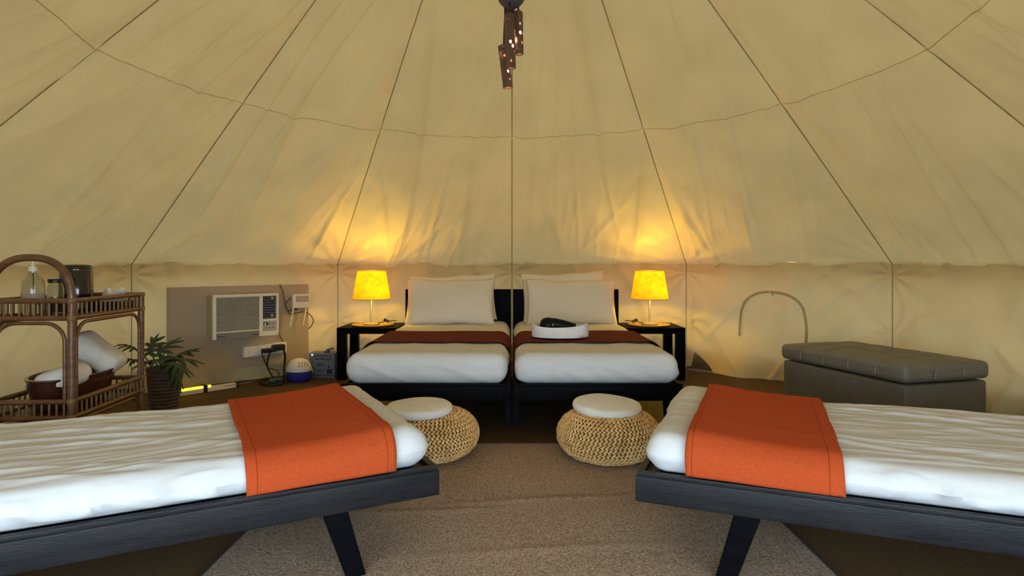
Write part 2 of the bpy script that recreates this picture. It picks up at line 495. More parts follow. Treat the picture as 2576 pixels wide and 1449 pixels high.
# arched vent piping on the right wall (facet 30..60: X + Y = const)
def on_right(px, py, off=0.0):
    r = (px - 1288) / F; Y = (ring(30, RAD).x + ring(30, RAD).y - 1.414 * off) / (1 + r)
    return Vector((r * Y, Y, EYE - (py - 665) / F * Y))


arch_px = [(1864, 843), (1866, 800), (1872, 775), (1885, 753), (1905, 739), (1930, 734), (1955, 735), (1985, 740), (2008, 752), (2024, 772), (2032, 800), (2035, 830), (2034, 862), (2033, 900)]
from mathutils.bvhtree import BVHTree
PANEL = [o for o in wr_.children if o.name.startswith('wall_panel')][0]
BV = BVHTree.FromPolygons([v.co.copy() for v in PANEL.data.vertices], [tuple(p.vertices) for p in PANEL.data.polygons])


def on_cloth(px, py, off):
    q = on_right(px, py); n = Vector((-0.7071, -0.7071, 0))
    hit = BV.ray_cast(q + n * 0.5, -n)[0]
    return (hit if hit else q) + n * off


tubeo('vent_piping', smooth_path([on_cloth(x, y, 0.003) for x, y in arch_px], 4), 0.0105, M['arch'], wr_, 8)
bm = bmesh.new()
c = on_cloth(1943, 735, 0.01)
box(bm, c, (0.03, 0.008, 0.02), Matrix.Rotation(radians(-45), 4, 'Z') @ Matrix.Rotation(radians(30), 4, 'Y'), 0.002)
box(bm, c + Vector((0.015, -0.01, -0.015)), (0.008, 0.008, 0.035), None, 0.002)
fin('zip_pull', bm, M['seam'], wr_)

# rug
bm = bmesh.new()
x0, x1, y0, y1 = -0.93, 0.975, 0.25, 3.20
nx, ny = 60, 150
vv = {}
def rugz(x, y):
    z = 0.010 + 0.002 * N3(x * 2, y * 5)
    for yc, a, xs, xc in ((2.42, 0.007, 0.42, 0.15), (2.36, 0.006, 0.35, -0.28), (2.0, 0.005, 0.4, 0.1), (2.62, 0.003, 0.5, 0.3)):
        z += a * exp(-((y - yc - 0.05 * sin(x * 3)) / 0.016) ** 2) * exp(-((x - xc) / xs) ** 2)
    return z
for i in range(nx + 1):
    for j in range(ny + 1):
        x = x0 + (x1 - x0) * i / nx; y = y0 + (y1 - y0) * j / ny
        vv[i, j] = bm.verts.new((x, y, rugz(x, y)))
for i in range(nx):
    for j in range(ny): bm.faces.new((vv[i, j], vv[i + 1, j], vv[i + 1, j + 1], vv[i, j + 1]))
rt = thing('rug', 'speckled taupe rug lying between the beds and stools', 'rug')
rg = fin('rug_pile', bm, M['rug'], rt)
tubeo('rug_binding', [(x0, y0, 0.007), (x0, y1, 0.007), (x1, y1, 0.007), (x1, y0, 0.007)], 0.007, M['rug_edge'], rt, 8)

# ------------------------------------------------------------------ beds
BW, BL = 0.91, 2.0
RAIL_T, RAIL_B = 0.286, 0.208


def leg_mesh():
    bm = bmesh.new()
    t, b = 0.030, 0.022
    top, bot = 0.075, 0.056
    lean = -0.07
    vs = []
    for z, yc, hw, ht in ((RAIL_B + 0.02, 0.0, top / 2, t / 2), (0.0, lean, bot / 2, t / 2)):
        for sx, sy in ((-1, -1), (1, -1), (1, 1), (-1, 1)):
            vs.append(bm.verts.new((sx * ht, yc + sy * hw, z)))
    bm.faces.new(vs[:4]); bm.faces.new(vs[4:][::-1])
    for i in range(4): bm.faces.new((vs[i], vs[i + 4], vs[(i + 1) % 4 + 4], vs[(i + 1) % 4]))
    bmesh.ops.bevel(bm, geom=list(bm.edges), offset=0.003, segments=2, affect='EDGES')
    bmesh.ops.recalc_face_normals(bm, faces=bm.faces)
    me = bpy.data.meshes.new('leg'); bm.to_mesh(me); bm.free()
    return me


LEG = leg_mesh()


def bed_frame(label, loc, rz, head, wood):
    t = thing('bed', label, 'bed', loc, rz, 'black wooden bed frames')
    zc, h = (RAIL_T + RAIL_B) / 2, RAIL_T - RAIL_B
    for x, nm in ((0.0175, 'side_rail'), (BW - 0.0175, 'side_rail')):
        boxo(nm, (x, BL / 2, zc), (0.035, BL, h), wood, t, 0.004)
    for y, nm in ((0.0175, 'foot_rail'), (BL - 0.0175, 'head_rail')):
        boxo(nm, (BW / 2, y, zc), (BW - 0.072, 0.035, h), wood, t, 0.003)
    for x in (0.0135, BW - 0.0135):
        boxo('rail_lip', (x, BL / 2, RAIL_T + 0.006), (0.022, BL - 0.01, 0.014), wood, t, 0.003)
    boxo('rail_lip', (BW / 2, 0.0135, RAIL_T + 0.006), (BW - 0.06, 0.022, 0.014), wood, t, 0.003)
    boxo('platform', (BW / 2, BL / 2, RAIL_T - 0.008), (BW - 0.074, BL - 0.074, 0.018), wood, t, 0.002)
    for x in (0.016, BW - 0.016):
        for y, s in ((0.33, 1), (BL - 0.33, -1)):
            o = link('leg', LEG, wood, t, (x, y, 0), (0, 0, 0 if s == 1 else pi))
    if head:
        boxo('headboard', (BW / 2, BL + 0.022, 0.45), (BW, 0.04, 0.55), wood, t, 0.004)
    return t


def loft(x, y, kind):
    """height of the mattress top above its nominal level"""
    d = 0.0
    if kind != 'centre':
        d += 0.030 * exp(-(y / 0.30) ** 2) - 0.006
    return d


def mattress(label, loc, rz, ztop, kind, seed, x0=0.026, x1=BW - 0.026, y0=0.027, y1=1.985, rad=0.055, zbot=RAIL_T + 0.002):
    bm = bmesh.new()
    hh = ztop - zbot
    def disp(p, n):
        k = (p.z - zbot) / hh
        q = p.copy()
        q.z += k * loft(p.x, p.y, kind)
        top = max(0, n.z)
        side = 1 - abs(n.z)
        if kind == 'centre':
            d = 0.004 * N3(p.x * 6 + seed, p.y * 3, seed) + 0.004 * side * N3(p.x * 12, p.z * 8 + p.y * 9, seed)
            d += 0.010 * max(0, 1 - abs(N3(p.x * 4 + p.z * 6, p.z * 3 + p.y * 2, seed + 4)) * 5) * (0.3 + 0.7 * side)
            d += 0.008 * side * sin(p.x * 60 + 3 * N3(p.x * 4, p.z * 5, seed)) * exp(-min(p.x, BW - p.x) / 0.06)
            d += 0.012 * sin(pi * k) * side
        else:
            w = min(1, max(0, (p.y - 0.5) / 0.1))
            ws = min(1, max(0, (p.y - 0.585) / 0.06)) if p.y > 0.3 else 0.4 * min(1, max(0, (0.125 - p.y) / 0.04))
            d = 0.006 * N3(p.x * 3 + seed, p.y * 2.2, seed)
            rg = 1 - abs(N3(p.x * 11 + 0.6 * sin(p.y * 4) + seed, p.y * 1.5, seed + 2)) * 4
            rg2 = 1 - abs(N3(p.x * 19 + seed * 2 + p.y * 1.6, p.y * 3.0, seed + 5)) * 4
            rg3 = 1 - abs(N3(p.x * 5 + p.y * 6 + seed, p.z * 16 + p.y * 3, seed + 6)) * 5
            d += top * (0.0065 * max(0, rg) + 0.004 * max(0, rg2)) * (0.25 + 0.75 * w)
            rg4 = 1 - abs(N3(p.x * 3 - p.y * 4.5, p.z * 11 - p.y * 4, seed + 11)) * 5
            d += side * (0.016 * max(0, rg3) + 0.012 * max(0, rg4) + 0.010 * N3(p.y * 9, p.z * 12, seed)) * (0.12 + 0.88 * ws)
            cr = p.y - 1.32 - 0.06 * sin(p.x * 5)
            d += 0.005 * exp(-(cr / 0.008) ** 2) * top
            d += 0.010 * sin(pi * k) * side
        if p.z < RAIL_T + 0.03: d *= max(0, (p.z - RAIL_T - 0.008) / 0.022)
        q += n * d
        if n.z < -0.3: q.z = max(q.z, zbot)
        q.z = max(q.z, zbot)
        return q
    nx, ny, nz = (56, 90, 8) if kind == 'centre' else (110, 170, 8)
    softbox(bm, (x0, y0, zbot), (x1, y1, ztop), rad, nx, ny, nz, disp)
    o = fin('mattress', bm, M['sheet'], angle=80)
    o.location = loc; o.rotation_euler = (0, 0, rz)
    return setp(o, label, 'mattress', 'mattresses in white sheets')


def runner(label, loc, rz, ztop, kind, y0, y1, m, seed, x0=0.024, x1=BW - 0.024, rad=0.055, skew=0.0, zlow=RAIL_T + 0.016):
    prof = []
    g = 0.012 if kind == 'centre' else 0.013
    a, b = x0 - g, x1 + g; zt = ztop + g; r = rad + g
    nside = 5
    for i in range(nside): prof.append((a, zlow + (zt - r - zlow) * i / nside))
    for i in range(9): t = pi / 2 * i / 8; prof.append((a + r - r * cos(t), zt - r + r * sin(t)))
    for i in range(1, 40): prof.append((a + r + (b - a - 2 * r) * i / 40, zt))
    for i in range(9): t = pi / 2 * i / 8; prof.append((b - r + r * sin(t), zt - r + r * cos(t)))
    for i in range(1, nside + 1): prof.append((b, zt - r + (zlow - zt + r) * i / nside))
    ns = 34; bm = bmesh.new(); grid = []
    for j in range(ns + 1):
        row = []
        for i, (x, z) in enumerate(prof):
            f = i / (len(prof) - 1)
            wob = 0.006 * N3(f * 6, j / ns * 0.5 + seed, seed)
            y = y0 + (y1 - y0) * j / ns + wob + skew * (f - 0.5)
            k = (z - RAIL_T) / (ztop - RAIL_T)
            zz = z + max(0, k) * loft(x, y, kind)
            e = 0.0035 * N3(x * 5 + seed, y * 4, z * 3) + (0.003 * max(0, 1 - abs(N3(x * 3 + seed, y * 1.3, 2)) * 6) if kind != 'centre' else 0)
            row.append(bm.verts.new((x + (-1 if i < 14 else 1) * (0.008 * sin(pi * min(1, max(0, k)))) * (1 if i < 9 or i > len(prof) - 10 else 0), y, zz + max(0, e))))
        grid.append(row)
    for j in range(ns):
        for i in range(len(prof) - 1): bm.faces.new((grid[j][i], grid[j][i + 1], grid[j + 1][i + 1], grid[j + 1][i]))
    o = fin('bed_runner', bm, m, angle=80)
    sd = o.modifiers.new('thickness', 'SOLIDIFY'); sd.thickness = 0.004; sd.offset = 1
    o.location = loc; o.rotation_euler = (0, 0, rz)
    return setp(o, label, 'bed runner', 'runner cloths laid across the beds')


M['orange'] = runner_mat('rust orange linen', (0.40, 0.055, 0.011), (0.52, 0.082, 0.020), 0.14, 0.565)
M['maroon'] = runner_mat('deep maroon linen', (0.10, 0.012, 0.006), (0.15, 0.022, 0.010), 0.46, 1.05)

CB_L, CB_R = (-0.918, 3.30, 0), (0.008, 3.30, 0)
SB_L, A_L = (-0.23, 1.957, 0), radians(118)
a_r = radians(-112.5)
SB_R = (0.381 - BW * cos(a_r), 1.905 - BW * sin(a_r), 0)
bed_frame('black wooden bed with headboard against the back wall, beside the grey power box', CB_L, 0, True, M['black'])
bed_frame('black wooden bed with headboard against the back wall, under the white band and black dryer', CB_R, 0, True, M['black'])
bed_frame('worn black bed frame without headboard standing in front of the rattan cart', SB_L, A_L, False, M['blackwood'])
bed_frame('worn black bed frame without headboard standing in front of the grey bench', SB_R, a_r, False, M['blackwood'])
ZC, ZS = 0.455, 0.395
mattress('white sheeted mattress on the headboard bed nearer the air conditioner', CB_L, 0, ZC, 'centre', 1.3)
mattress('white sheeted mattress on the headboard bed carrying the white band', CB_R, 0, ZC, 'centre', 4.1)
mattress('creased white mattress on the low bed in front of the rattan cart', SB_L, A_L, ZS, 'side', 2.2)
mattress('creased white mattress on the low bed in front of the grey bench', SB_R, a_r, ZS, 'side', 8.6)
runner('deep maroon runner across the headboard bed nearer the air conditioner', CB_L, 0, ZC, 'centre', 0.46, 1.03, M['maroon'], 1)
runner('deep maroon runner under the white band on the headboard bed', CB_R, 0, ZC, 'centre', 0.46, 1.05, M['maroon'], 5)
runner('rust orange runner over the low bed in front of the rattan cart', SB_L, A_L, ZS, 'side', 0.14, 0.565, M['orange'], 2)
runner('rust orange runner over the low bed in front of the grey bench', SB_R, a_r, ZS, 'side', 0.15, 0.575, M['orange'], 6)


def pillow(label, x, y, z, w, h, t, tilt, roll, seed, yaw=0.0):
    bm = bmesh.new(); n, m_ = 44, 30; G = {}
    for s in (1, -1):
        for i in range(n + 1):
            for j in range(m_ + 1):
                if s == -1 and (i in (0, n) or j in (0, m_)):
                    G[s, i, j] = G[1, i, j]; continue
                u, v = -1 + 2 * i / n, -1 + 2 * j / m_
                th = ((1 - abs(u) ** 3.0) * (1 - abs(v) ** 2.6)) ** 0.55
                # edges pull in between the corners
                uu = u * (1 - 0.045 * (1 - v * v)); vv_ = v * (1 - 0.07 * (1 - u * u))
                d = 0.006 * N3(u * 3 + seed, v * 3, s) + 0.006 * max(0, 1 - abs(N3(u * 2.5 + seed, v * 2.5 + u, 3 + s)) * 5)
                zz = s * (t / 2 * th + d * min(1, th * 2))
                G[s, i, j] = bm.verts.new((uu * w / 2, vv_ * h / 2 + 0.012 * N3(u * 2 + seed, v, 9), zz))
    for s in (1, -1):
        for i in range(n):
            for j in range(m_):
                f = [G[s, i, j], G[s, i + 1, j], G[s, i + 1, j + 1], G[s, i, j + 1]]
                bm.faces.new(f if s == 1 else f[::-1])
    o = fin('pillow', bm, M['pillow'], angle=100)
    o.location = (x, y, z); o.rotation_euler = (tilt, roll, yaw)
    return setp(o, label, 'pillow', 'white pillows stacked on the headboard beds')


T1, T2 = radians(70), radians(80)
pillow('front white pillow on the bed nearer the air conditioner', -0.505, 5.05, 0.632, 0.73, 0.40, 0.16, T1, 0, 1)
pillow('back white pillow on the bed nearer the air conditioner, one corner poking up', -0.50, 5.20, 0.655, 0.73, 0.40, 0.12, T2, radians(-3.0), 3)
pillow('front white pillow on the bed carrying the white band', 0.485, 5.05, 0.630, 0.74, 0.39, 0.16, T1, 0, 5)
pillow('back white pillow on the bed carrying the white band, standing higher', 0.435, 5.20, 0.665, 0.70, 0.42, 0.12, T2, radians(-2.5), 7)

# ------------------------------------------------------------------ night stands, placemats, lamps
def nightstand(label, x, y):
    t = thing('nightstand', label, 'table', (x, y, 0), 0, 'black nightstands')
    w, d, h = 0.48, 0.46, 0.425
    boxo('table_top', (0, 0, h - 0.014), (w, d, 0.028), M['black'], t, 0.003)
    for sx in (-1, 1):
        for sy in (-1, 1):
            boxo('leg', (sx * (w / 2 - 0.036), sy * (d / 2 - 0.03), (h - 0.028) / 2), (0.072, 0.06, h - 0.029), M['black'], t, 0.003)
        # side stretcher with an arched underside
        boxo('side_apron', (sx * (w / 2 - 0.036), 0, h - 0.040), (0.06, d - 0.122, 0.022), M['black'], t, 0.002)
    for sy in (-1, 1):
        boxo('apron', (0, sy * (d / 2 - 0.03), h - 0.040), (w - 0.146, 0.03, 0.022), M['black'], t, 0.002)
    return t


nightstand('black open nightstand beside the grey power box', -1.18, 5.22)
nightstand('black open nightstand nearer the arched vent wall', 1.165, 5.22)


def placemat(label, x, y, z):
    o = latheo('placemat', [(0, 0), (0.155, 0), (0.172, 0.004), (0.176, 0.014), (0.168, 0.014), (0.162, 0.008), (0, 0.007)], M['plate'], n=48)
    o.location = (x, y, z)
    t = o
    return setp(o, label, 'placemat', 'round placemats under the lamps')


LX_L, LX_R, LY = -1.178, 1.155, 5.17
placemat('round tan placemat under the lamp beside the grey power box', LX_L + 0.01, LY, 0.426)
placemat('round tan placemat under the lamp nearer the arched vent', LX_R - 0.005, LY, 0.426)


def table_lamp(label, x, y, z, side, lean=0.0):
    t = thing('table_lamp', label, 'lamp', (x, y, z), 0, 'table lamps on the nightstands')
    latheo('lamp_base', [(0, 0.0), (0.066, 0.0), (0.07, 0.006), (0.066, 0.013), (0.02, 0.018), (0, 0.018)], M['brass'], t, 32)
    tubeo('pole', [(-lean, 0, 0.016), (0, 0, 0.30)], 0.0075, M['brass'], t, 12)
    r0, r1, z0, z1 = 0.156, 0.117, 0.215, 0.452
    bm = bmesh.new(); n = 64; th = 0.002
    lathe(bm, [(r0, z0), (r1, z1), (r1 - th, z1), (r0 - th, z0)], n, closed=True)
    sh = fin('lamp_shade', bm, M['shade'], t)
    for r, zz in ((r0, z0), (r1, z1)):
        tubeo('shade_rim', [(r * cos(2 * pi * k / 48), r * sin(2 * pi * k / 48), zz) for k in range(48)], 0.0025, M['plate'] if zz == z0 else M['brass'], sh, 6, True)
    bm = bmesh.new()
    lathe(bm, [(0, 0.405), (0.018, 0.40), (0.028, 0.38), (0.026, 0.355), (0.014, 0.325), (0.013, 0.30), (0, 0.30)], 20)
    fin('bulb', bm, M['bulb'], t)
    latheo('socket', [(0, 0.27), (0.018, 0.27), (0.018, 0.30), (0, 0.30)], M['white'], t, 16)
    for k in range(3):
        a = 2 * pi * k / 3
    bm = bmesh.new()
    for k in range(3):
        a = 2 * pi * k / 3
        tube(bm, [(0.015 * cos(a), 0.015 * sin(a), 0.285), (0.14 * cos(a), 0.14 * sin(a), 0.235)], 0.0018, 6)
    fin('shade_spider', bm, M['brass'], t)
    s = side
    tubeo('cord', smooth_path([(s * 0.06, -0.02, 0.018), (s * 0.085, -0.03, 0.02), (s * 0.11, -0.02, 0.03), (s * 0.13, 0.02, 0.022), (s * 0.16, 0.12, 0.024), (s * 0.17, 0.20, 0.012)], 5), 0.0035, M['cable'], t, 8)
    bm = bmesh.new(); box(bm, (s * 0.125, -0.0, 0.034), (0.05, 0.022, 0.022), Matrix.Rotation(radians(s * 25), 4, 'Y'), 0.007)
    fin('cord_switch', bm, M['dark'], t)
    for nm, zz, pw, rad in (('upper lamp light', 0.425, LAMP_TOP, 0.007), ('lower lamp light', 0.255, LAMP_LOW, 0.012)):
        l = bpy.data.lights.new(nm, 'POINT'); l.energy = pw; l.color = LAMP_COL; l.shadow_soft_size = rad
        lo = bpy.data.objects.new(nm.replace(' ', '_'), l); COL.objects.link(lo); lo.parent = t; lo.location = (0 if zz > 0.4 else 0.03, 0 if zz > 0.4 else -0.03, zz)
    return t


table_lamp('lit yellow shaded table lamp beside the bed nearer the air conditioner', LX_L, LY, 0.4345, 1, 0.008)
table_lamp('lit yellow shaded table lamp on the nightstand nearer the arched vent', LX_R, LY, 0.4345, -1)

# ------------------------------------------------------------------ woven stools
def stool(label, x, y):
    t = thing('stool', label, 'stool', (x, y, 0), 0, 'round woven stools')
    a, bz, zc, rc = 0.135, 0.108, 0.112, 0.123      # cross-section half sizes, centre height, radius of the tube centre
    prof = []
    nrow = 17
    for i in range(nrow):
        ph = radians(-78 + 176 * i / (nrow - 1))
        prof.append((rc + (a - 0.018) * cos(ph) * (1 if cos(ph) > 0 else 0.55), zc + (bz - 0.010) * sin(ph), ph))
    ellip = bmesh.new(); bmesh.ops.create_icosphere(ellip, subdivisions=1, radius=1.0)
    EV = [v.co.copy() for v in ellip.verts]; ellip.verts.index_update()
    EF = [[v.index for v in f.verts] for f in ellip.faces]; ellip.free()
    for i, (r, z, ph) in enumerate(prof):
        vs, fs = [], []
        n = max(24, int(2 * pi * r / 0.0195)); sp = 2 * pi * r / n
        out = Vector((cos(ph), 0, sin(ph))); tan = Vector((-sin(ph), 0, cos(ph)))
        off = R.random() * 6
        for k in range(n):
            th = 2 * pi * k / n + off
            for s in (1, -1):
                q = th + s * sp * 0.12 / r
                er, et = Vector((cos(q), sin(q), 0)), Vector((-sin(q), cos(q), 0))
                o3 = er * out.x + Vector((0, 0, out.z)); t3 = er * tan.x + Vector((0, 0, tan.z))
                ax = (et * 0.80 + t3 * s * 0.60).normalized(); ay = o3; az = ax.cross(ay)
                jit = 1 + 0.14 * (R.random() - 0.5)
                c = er * r + Vector((0, 0, z)) + t3 * s * 0.0047 + o3 * (0.010 + 0.003 * (R.random() - 0.5))
                b0 = len(vs)
                for e in EV: vs.append(c + ax * e.x * 0.0128 * jit + ay * e.y * 0.0068 + az * e.z * 0.0058 * jit)
                for f in EF: fs.append([b0 + w for w in f])
        me = bpy.data.meshes.new('braid_coil'); me.from_pydata(vs, [], fs)
        me.polygons.foreach_set('use_smooth', [True] * len(me.polygons))
        link('braid_coil', me, M['hyacinth'], t)
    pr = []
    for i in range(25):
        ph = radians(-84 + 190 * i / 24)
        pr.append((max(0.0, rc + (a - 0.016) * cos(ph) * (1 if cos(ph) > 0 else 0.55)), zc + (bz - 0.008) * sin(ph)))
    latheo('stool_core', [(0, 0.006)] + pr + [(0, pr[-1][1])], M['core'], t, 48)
    return t


ST_L, ST_R = (-0.415, 3.03), (0.473, 3.02)
s1 = stool('round braided hyacinth stool partly behind the low bed with the rattan cart', *ST_L)
s2 = copy_tree(s1); s2.location = (ST_R[0], ST_R[1], 0); s2.rotation_euler = (0, 0, 1.1)
s2['label'] = 'round braided hyacinth stool beside the low bed in front of the grey bench'


def seat_pad(label, x, y, z, r, tilt):
    bm = bmesh.new()
    prof = []
    for i in range(9):
        t = pi * i / 8 - pi / 2
        prof.append((r - 0.019 + 0.019 * cos(t), 0.021 + 0.021 * sin(t)))
    prof = [(0, 0.0)] + prof + [(r * 0.75, 0.046), (r * 0.4, 0.049), (0, 0.050)]
    lathe(bm, prof, 56)
    for v in bm.verts:
        v.co.z += 0.004 * N3(v.co.x * 9 + x, v.co.y * 9, v.co.z) if v.co.z > 0.03 else 0
    o = fin('seat_cushion', bm, M['cushion'], angle=80); o.location = (x, y, z); o.rotation_euler = tilt
    return setp(o, label, 'cushion', 'round pads on the woven stools')


seat_pad('cream round pad on the stool partly behind the low bed', ST_L[0] - 0.035, ST_L[1] - 0.035, 0.219, 0.162, (0.02, 0, 0))
seat_pad('white round pad on the stool beside the bench bed', ST_R[0] - 0.005, ST_R[1] + 0.025, 0.219, 0.170, (0.05, 0.03, 0))

# ------------------------------------------------------------------ storage bench
BX, BY, BA = 1.995, 3.12, radians(16)
BWD, BLN = 0.58, 0.92
t = thing('storage_bench', 'grey tufted storage bench with a hinged lid behind the low bed', 'bench', (BX, BY, 0), BA)
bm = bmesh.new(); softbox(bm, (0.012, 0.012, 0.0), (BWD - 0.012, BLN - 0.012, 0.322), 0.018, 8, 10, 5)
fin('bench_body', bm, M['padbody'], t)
gx = [BWD * i / 3 for i in range(1, 3)]; gy = [BLN * i / 5 for i in range(1, 5)]
def lid_disp(p, n):
    k = min(1, max(0, (p.z - 0.33) / 0.09))
    d = 0.022 * sin(pi * min(1, max(0, p.x / BWD))) * sin(pi * min(1, max(0, p.y / BLN))) * max(0, n.z)
    for g in gx: d -= 0.008 * exp(-((p.x - g) / 0.010) ** 2) * max(0.0, n.z if n.z > 0.3 else (0.5 if abs(n.y) > 0.5 else 0))
    for g in gy: d -= 0.008 * exp(-((p.y - g) / 0.010) ** 2) * max(0.0, n.z if n.z > 0.3 else (0.5 if abs(n.x) > 0.5 else 0))
    d += 0.003 * N3(p.x * 8, p.y * 8, p.z * 8)
    return p + n * d
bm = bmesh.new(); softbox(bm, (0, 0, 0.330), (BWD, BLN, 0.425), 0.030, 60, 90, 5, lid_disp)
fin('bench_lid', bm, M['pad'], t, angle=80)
for g in gx:
    tubeo('stitch_line', [(g, 0.001, 0.35), (g, -0.001, 0.395)], 0.0022, M['thread'], t, 6)
for g in gy:
    tubeo('stitch_line', [(0.001, g, 0.35), (-0.001, g, 0.395)], 0.0022, M['thread'], t, 6)

# ------------------------------------------------------------------ air-conditioner corner (wall facet -60..-30)
def on_left(px, py, off):
    r = (px - 1288) / F; q = -ring(-30, RAD).x + ring(-30, RAD).y
    Y = (q - 1.414 * off) / (1 - r)
    return Vector((r * Y, Y, EYE - (py - 665) / F * Y))


W45 = radians(45)
pc = (on_left(425, 700, 0.10) + on_left(774, 700, 0.10)) / 2
t = thing('mounting_board', 'greige board standing against the canvas wall behind the air conditioner', 'board', (pc.x, pc.y, 0), W45)
boxo('board_panel', (0, 0.015, 0.445), (1.09, 0.03, 0.65), M['board'], t, 0.003)
for x in (-0.48, 0.48):
    boxo('board_foot', (x, 0.015, 0.06), (0.05, 0.028, 0.119), M['board'], t, 0.002)

ac = on_left(620, 700, 0.245)
t = thing('air_conditioner', 'white window air conditioner set into the greige board', 'air conditioner', (ac.x, ac.y, 0.545), W45)
AW, AH = 0.50, 0.333
bm = bmesh.new(); box(bm, (0.0, 0.075, 0), (AW - 0.012, 0.135, AH - 0.012), None, 0.008); fin('casing', bm, M['grille'], t)
fr = bmesh.new()
zt, zb, xl, xr = AH / 2, -AH / 2, -AW / 2, AW / 2
def fbar(x0, x1, z0, z1, y=0.0, d=0.026, b=0.003): box(fr, ((x0 + x1) / 2, y, (z0 + z1) / 2), (x1 - x0, d, z1 - z0), None, b)
fbar(xl, xr, zt - 0.022, zt); fbar(xl, xl + 0.024, zb, zt - 0.0225); fbar(xr - 0.018, xr, zb, zt - 0.0225)
fbar(xl + 0.345, xl + 0.372, zb, zt - 0.0225); fbar(xl + 0.3725, xr - 0.0185, zb, zb + 0.036)
fbar(xl + 0.3725, xr - 0.0185, zb + 0.115, zb + 0.132); fbar(xl + 0.0245, xl + 0.3445, zb + 0.045, zb + 0.054)
fin('front_frame', fr, M['plastic'], t)
gb = bmesh.new(); box(gb, (xl + 0.185, 0.006, 0.022), (0.322, 0.006, 0.236))
n = 34
for k in range(n):
    z = zb + 0.058 + (AH - 0.085) * k / (n - 1)
    box(gb, (xl + 0.185, -0.004, z), (0.320, 0.012, 0.0042), Matrix.Rotation(radians(25), 4, 'X'))
o = fin('grille', gb, M['grille'], t); o['kind'] = 'stuff'
boxo('name_strip', (xl + 0.185, -0.002, zb + 0.022), (0.321, 0.02, 0.043), M['strip'], t, 0.002)
for x, w in ((xl + 0.06, 0.055), (xl + 0.31, 0.038)):
    boxo('name_print', (x, -0.0127, zb + 0.020), (w, 0.001, 0.006), M['print'], t, 0)
boxo('louver_recess', (xl + 0.427, 0.010, zb + 0.222), (0.107, 0.006, 0.178), M['dark'], t, 0)
for k in range(9):
    boxo('louver', (xl + 0.427, 0.0, zb + 0.142 + 0.0198 * k), (0.105, 0.020, 0.0035), M['steel'], t, 0, Matrix.Rotation(radians(20), 4, 'X'))
for z in (zb + 0.158, zb + 0.296):
    boxo('louver_tab', (xl + 0.448, -0.004, z), (0.016, 0.018, 0.024), M['grille'], t, 0.004)
boxo('control_panel', (xl + 0.427, -0.003, zb + 0.0755), (0.108, 0.012, 0.078), M['grille'], t, 0.001)
boxo('display', (xl + 0.397, -0.0095, zb + 0.094), (0.036, 0.002, 0.020), M['dark'], t, 0)
boxo('display_digit', (xl + 0.392, -0.011, zb + 0.093), (0.008, 0.001, 0.010), M['green'], t, 0)
for k, (x, z) in enumerate(((0.43, 0.092), (0.455, 0.092), (0.40, 0.062), (0.43, 0.062), (0.455, 0.062))):
    boxo('control_button', (xl + x, -0.0095, zb + z), (0.016, 0.003, 0.008), M['strip'], t, 0.001)

# outlets
for k, (px, py, lab) in enumerate(((629, 884, 'empty white double outlet box under the air conditioner'),
                                   (666, 879, 'white outlet box with a small black plug, between two others'),
                                   (701, 874, 'white outlet box with a large black plug, last towards the power box'))):
    p = on_left(px, py, 0.125)
    t = thing('outlet_box', lab, 'outlet', p, W45, 'outlet boxes on the greige board')
    boxo('outlet_case', (0, 0, 0), (0.115, 0.046, 0.084), M['white'], t, 0.005)
    boxo('outlet_plate', (0, -0.0245, 0), (0.100, 0.003, 0.070), M['plastic'], t, 0.001)
    for sx in (-0.02, 0.02):
        for zz in (-0.008, 0.008):
            boxo('outlet_slot', (sx, -0.0262, zz), (0.011, 0.001, 0.003), M['print'], t, 0)


def cord(label, plug, size, path, r, rotz=W45):
    t = thing('power_cable', label, 'cord', plug, 0, 'power cords by the outlets')
    pv = Vector(plug)
    bm = bmesh.new(); box(bm, (0, 0, 0), size, Matrix.Rotation(rotz, 4, 'Z'), 0.012); fin('plug', bm, M['dark'], t)
    tubeo('cable', smooth_path([Vector(p) - pv for p in path], 6), r, M['cable'], t, 8)
    return t


def fl_pt(px, py, z=0.012):
    Y = (EYE - z) * F / (py - 665); return Vector(((px - 1288) / F * Y, Y, z))


p1 = on_left(671, 882, 0.175)
cord('thin black cord hanging from the middle outlet box', p1, (0.075, 0.05, 0.036),
     [p1 + Vector((-0.03, -0.02, 0)), on_left(659, 890, 0.185), on_left(664, 905, 0.18), on_left(672, 922, 0.175), on_left(684, 928, 0.18), on_left(700, 935, 0.20), fl_pt(700, 962)], 0.004)
p2 = on_left(700, 874, 0.18)
cord('thick black cord looping from the outlet box nearest the power box', p2, (0.095, 0.06, 0.05),
     [p2 + Vector((0.03, 0.03, 0)), on_left(713, 878, 0.19), on_left(717, 895, 0.18), on_left(715, 925, 0.18), fl_pt(712, 960, 0.02), fl_pt(690, 969), fl_pt(662, 966), fl_pt(656, 958), fl_pt(675, 953), fl_pt(715, 955)], 0.0085)
p3 = on_left(687, 881, 0.21)
cord('second black cord dropping from the crowded outlet box', p3, (0.045, 0.04, 0.03),
     [p3, on_left(678, 890, 0.22), on_left(673, 910, 0.21), on_left(674, 926, 0.21), fl_pt(688, 951, 0.05), fl_pt(700, 958, 0.03)], 0.007)
p = fl_pt(694, 958, 0.025)
o = boxo('power_adapter', (0, 0, 0), (0.10, 0.065, 0.05), M['dark'], None, 0.008); o.location = p; o.rotation_euler = (0, 0, 0.4)
setp(o, 'black power adapter on the floor beside the blue based purifier', 'adapter')

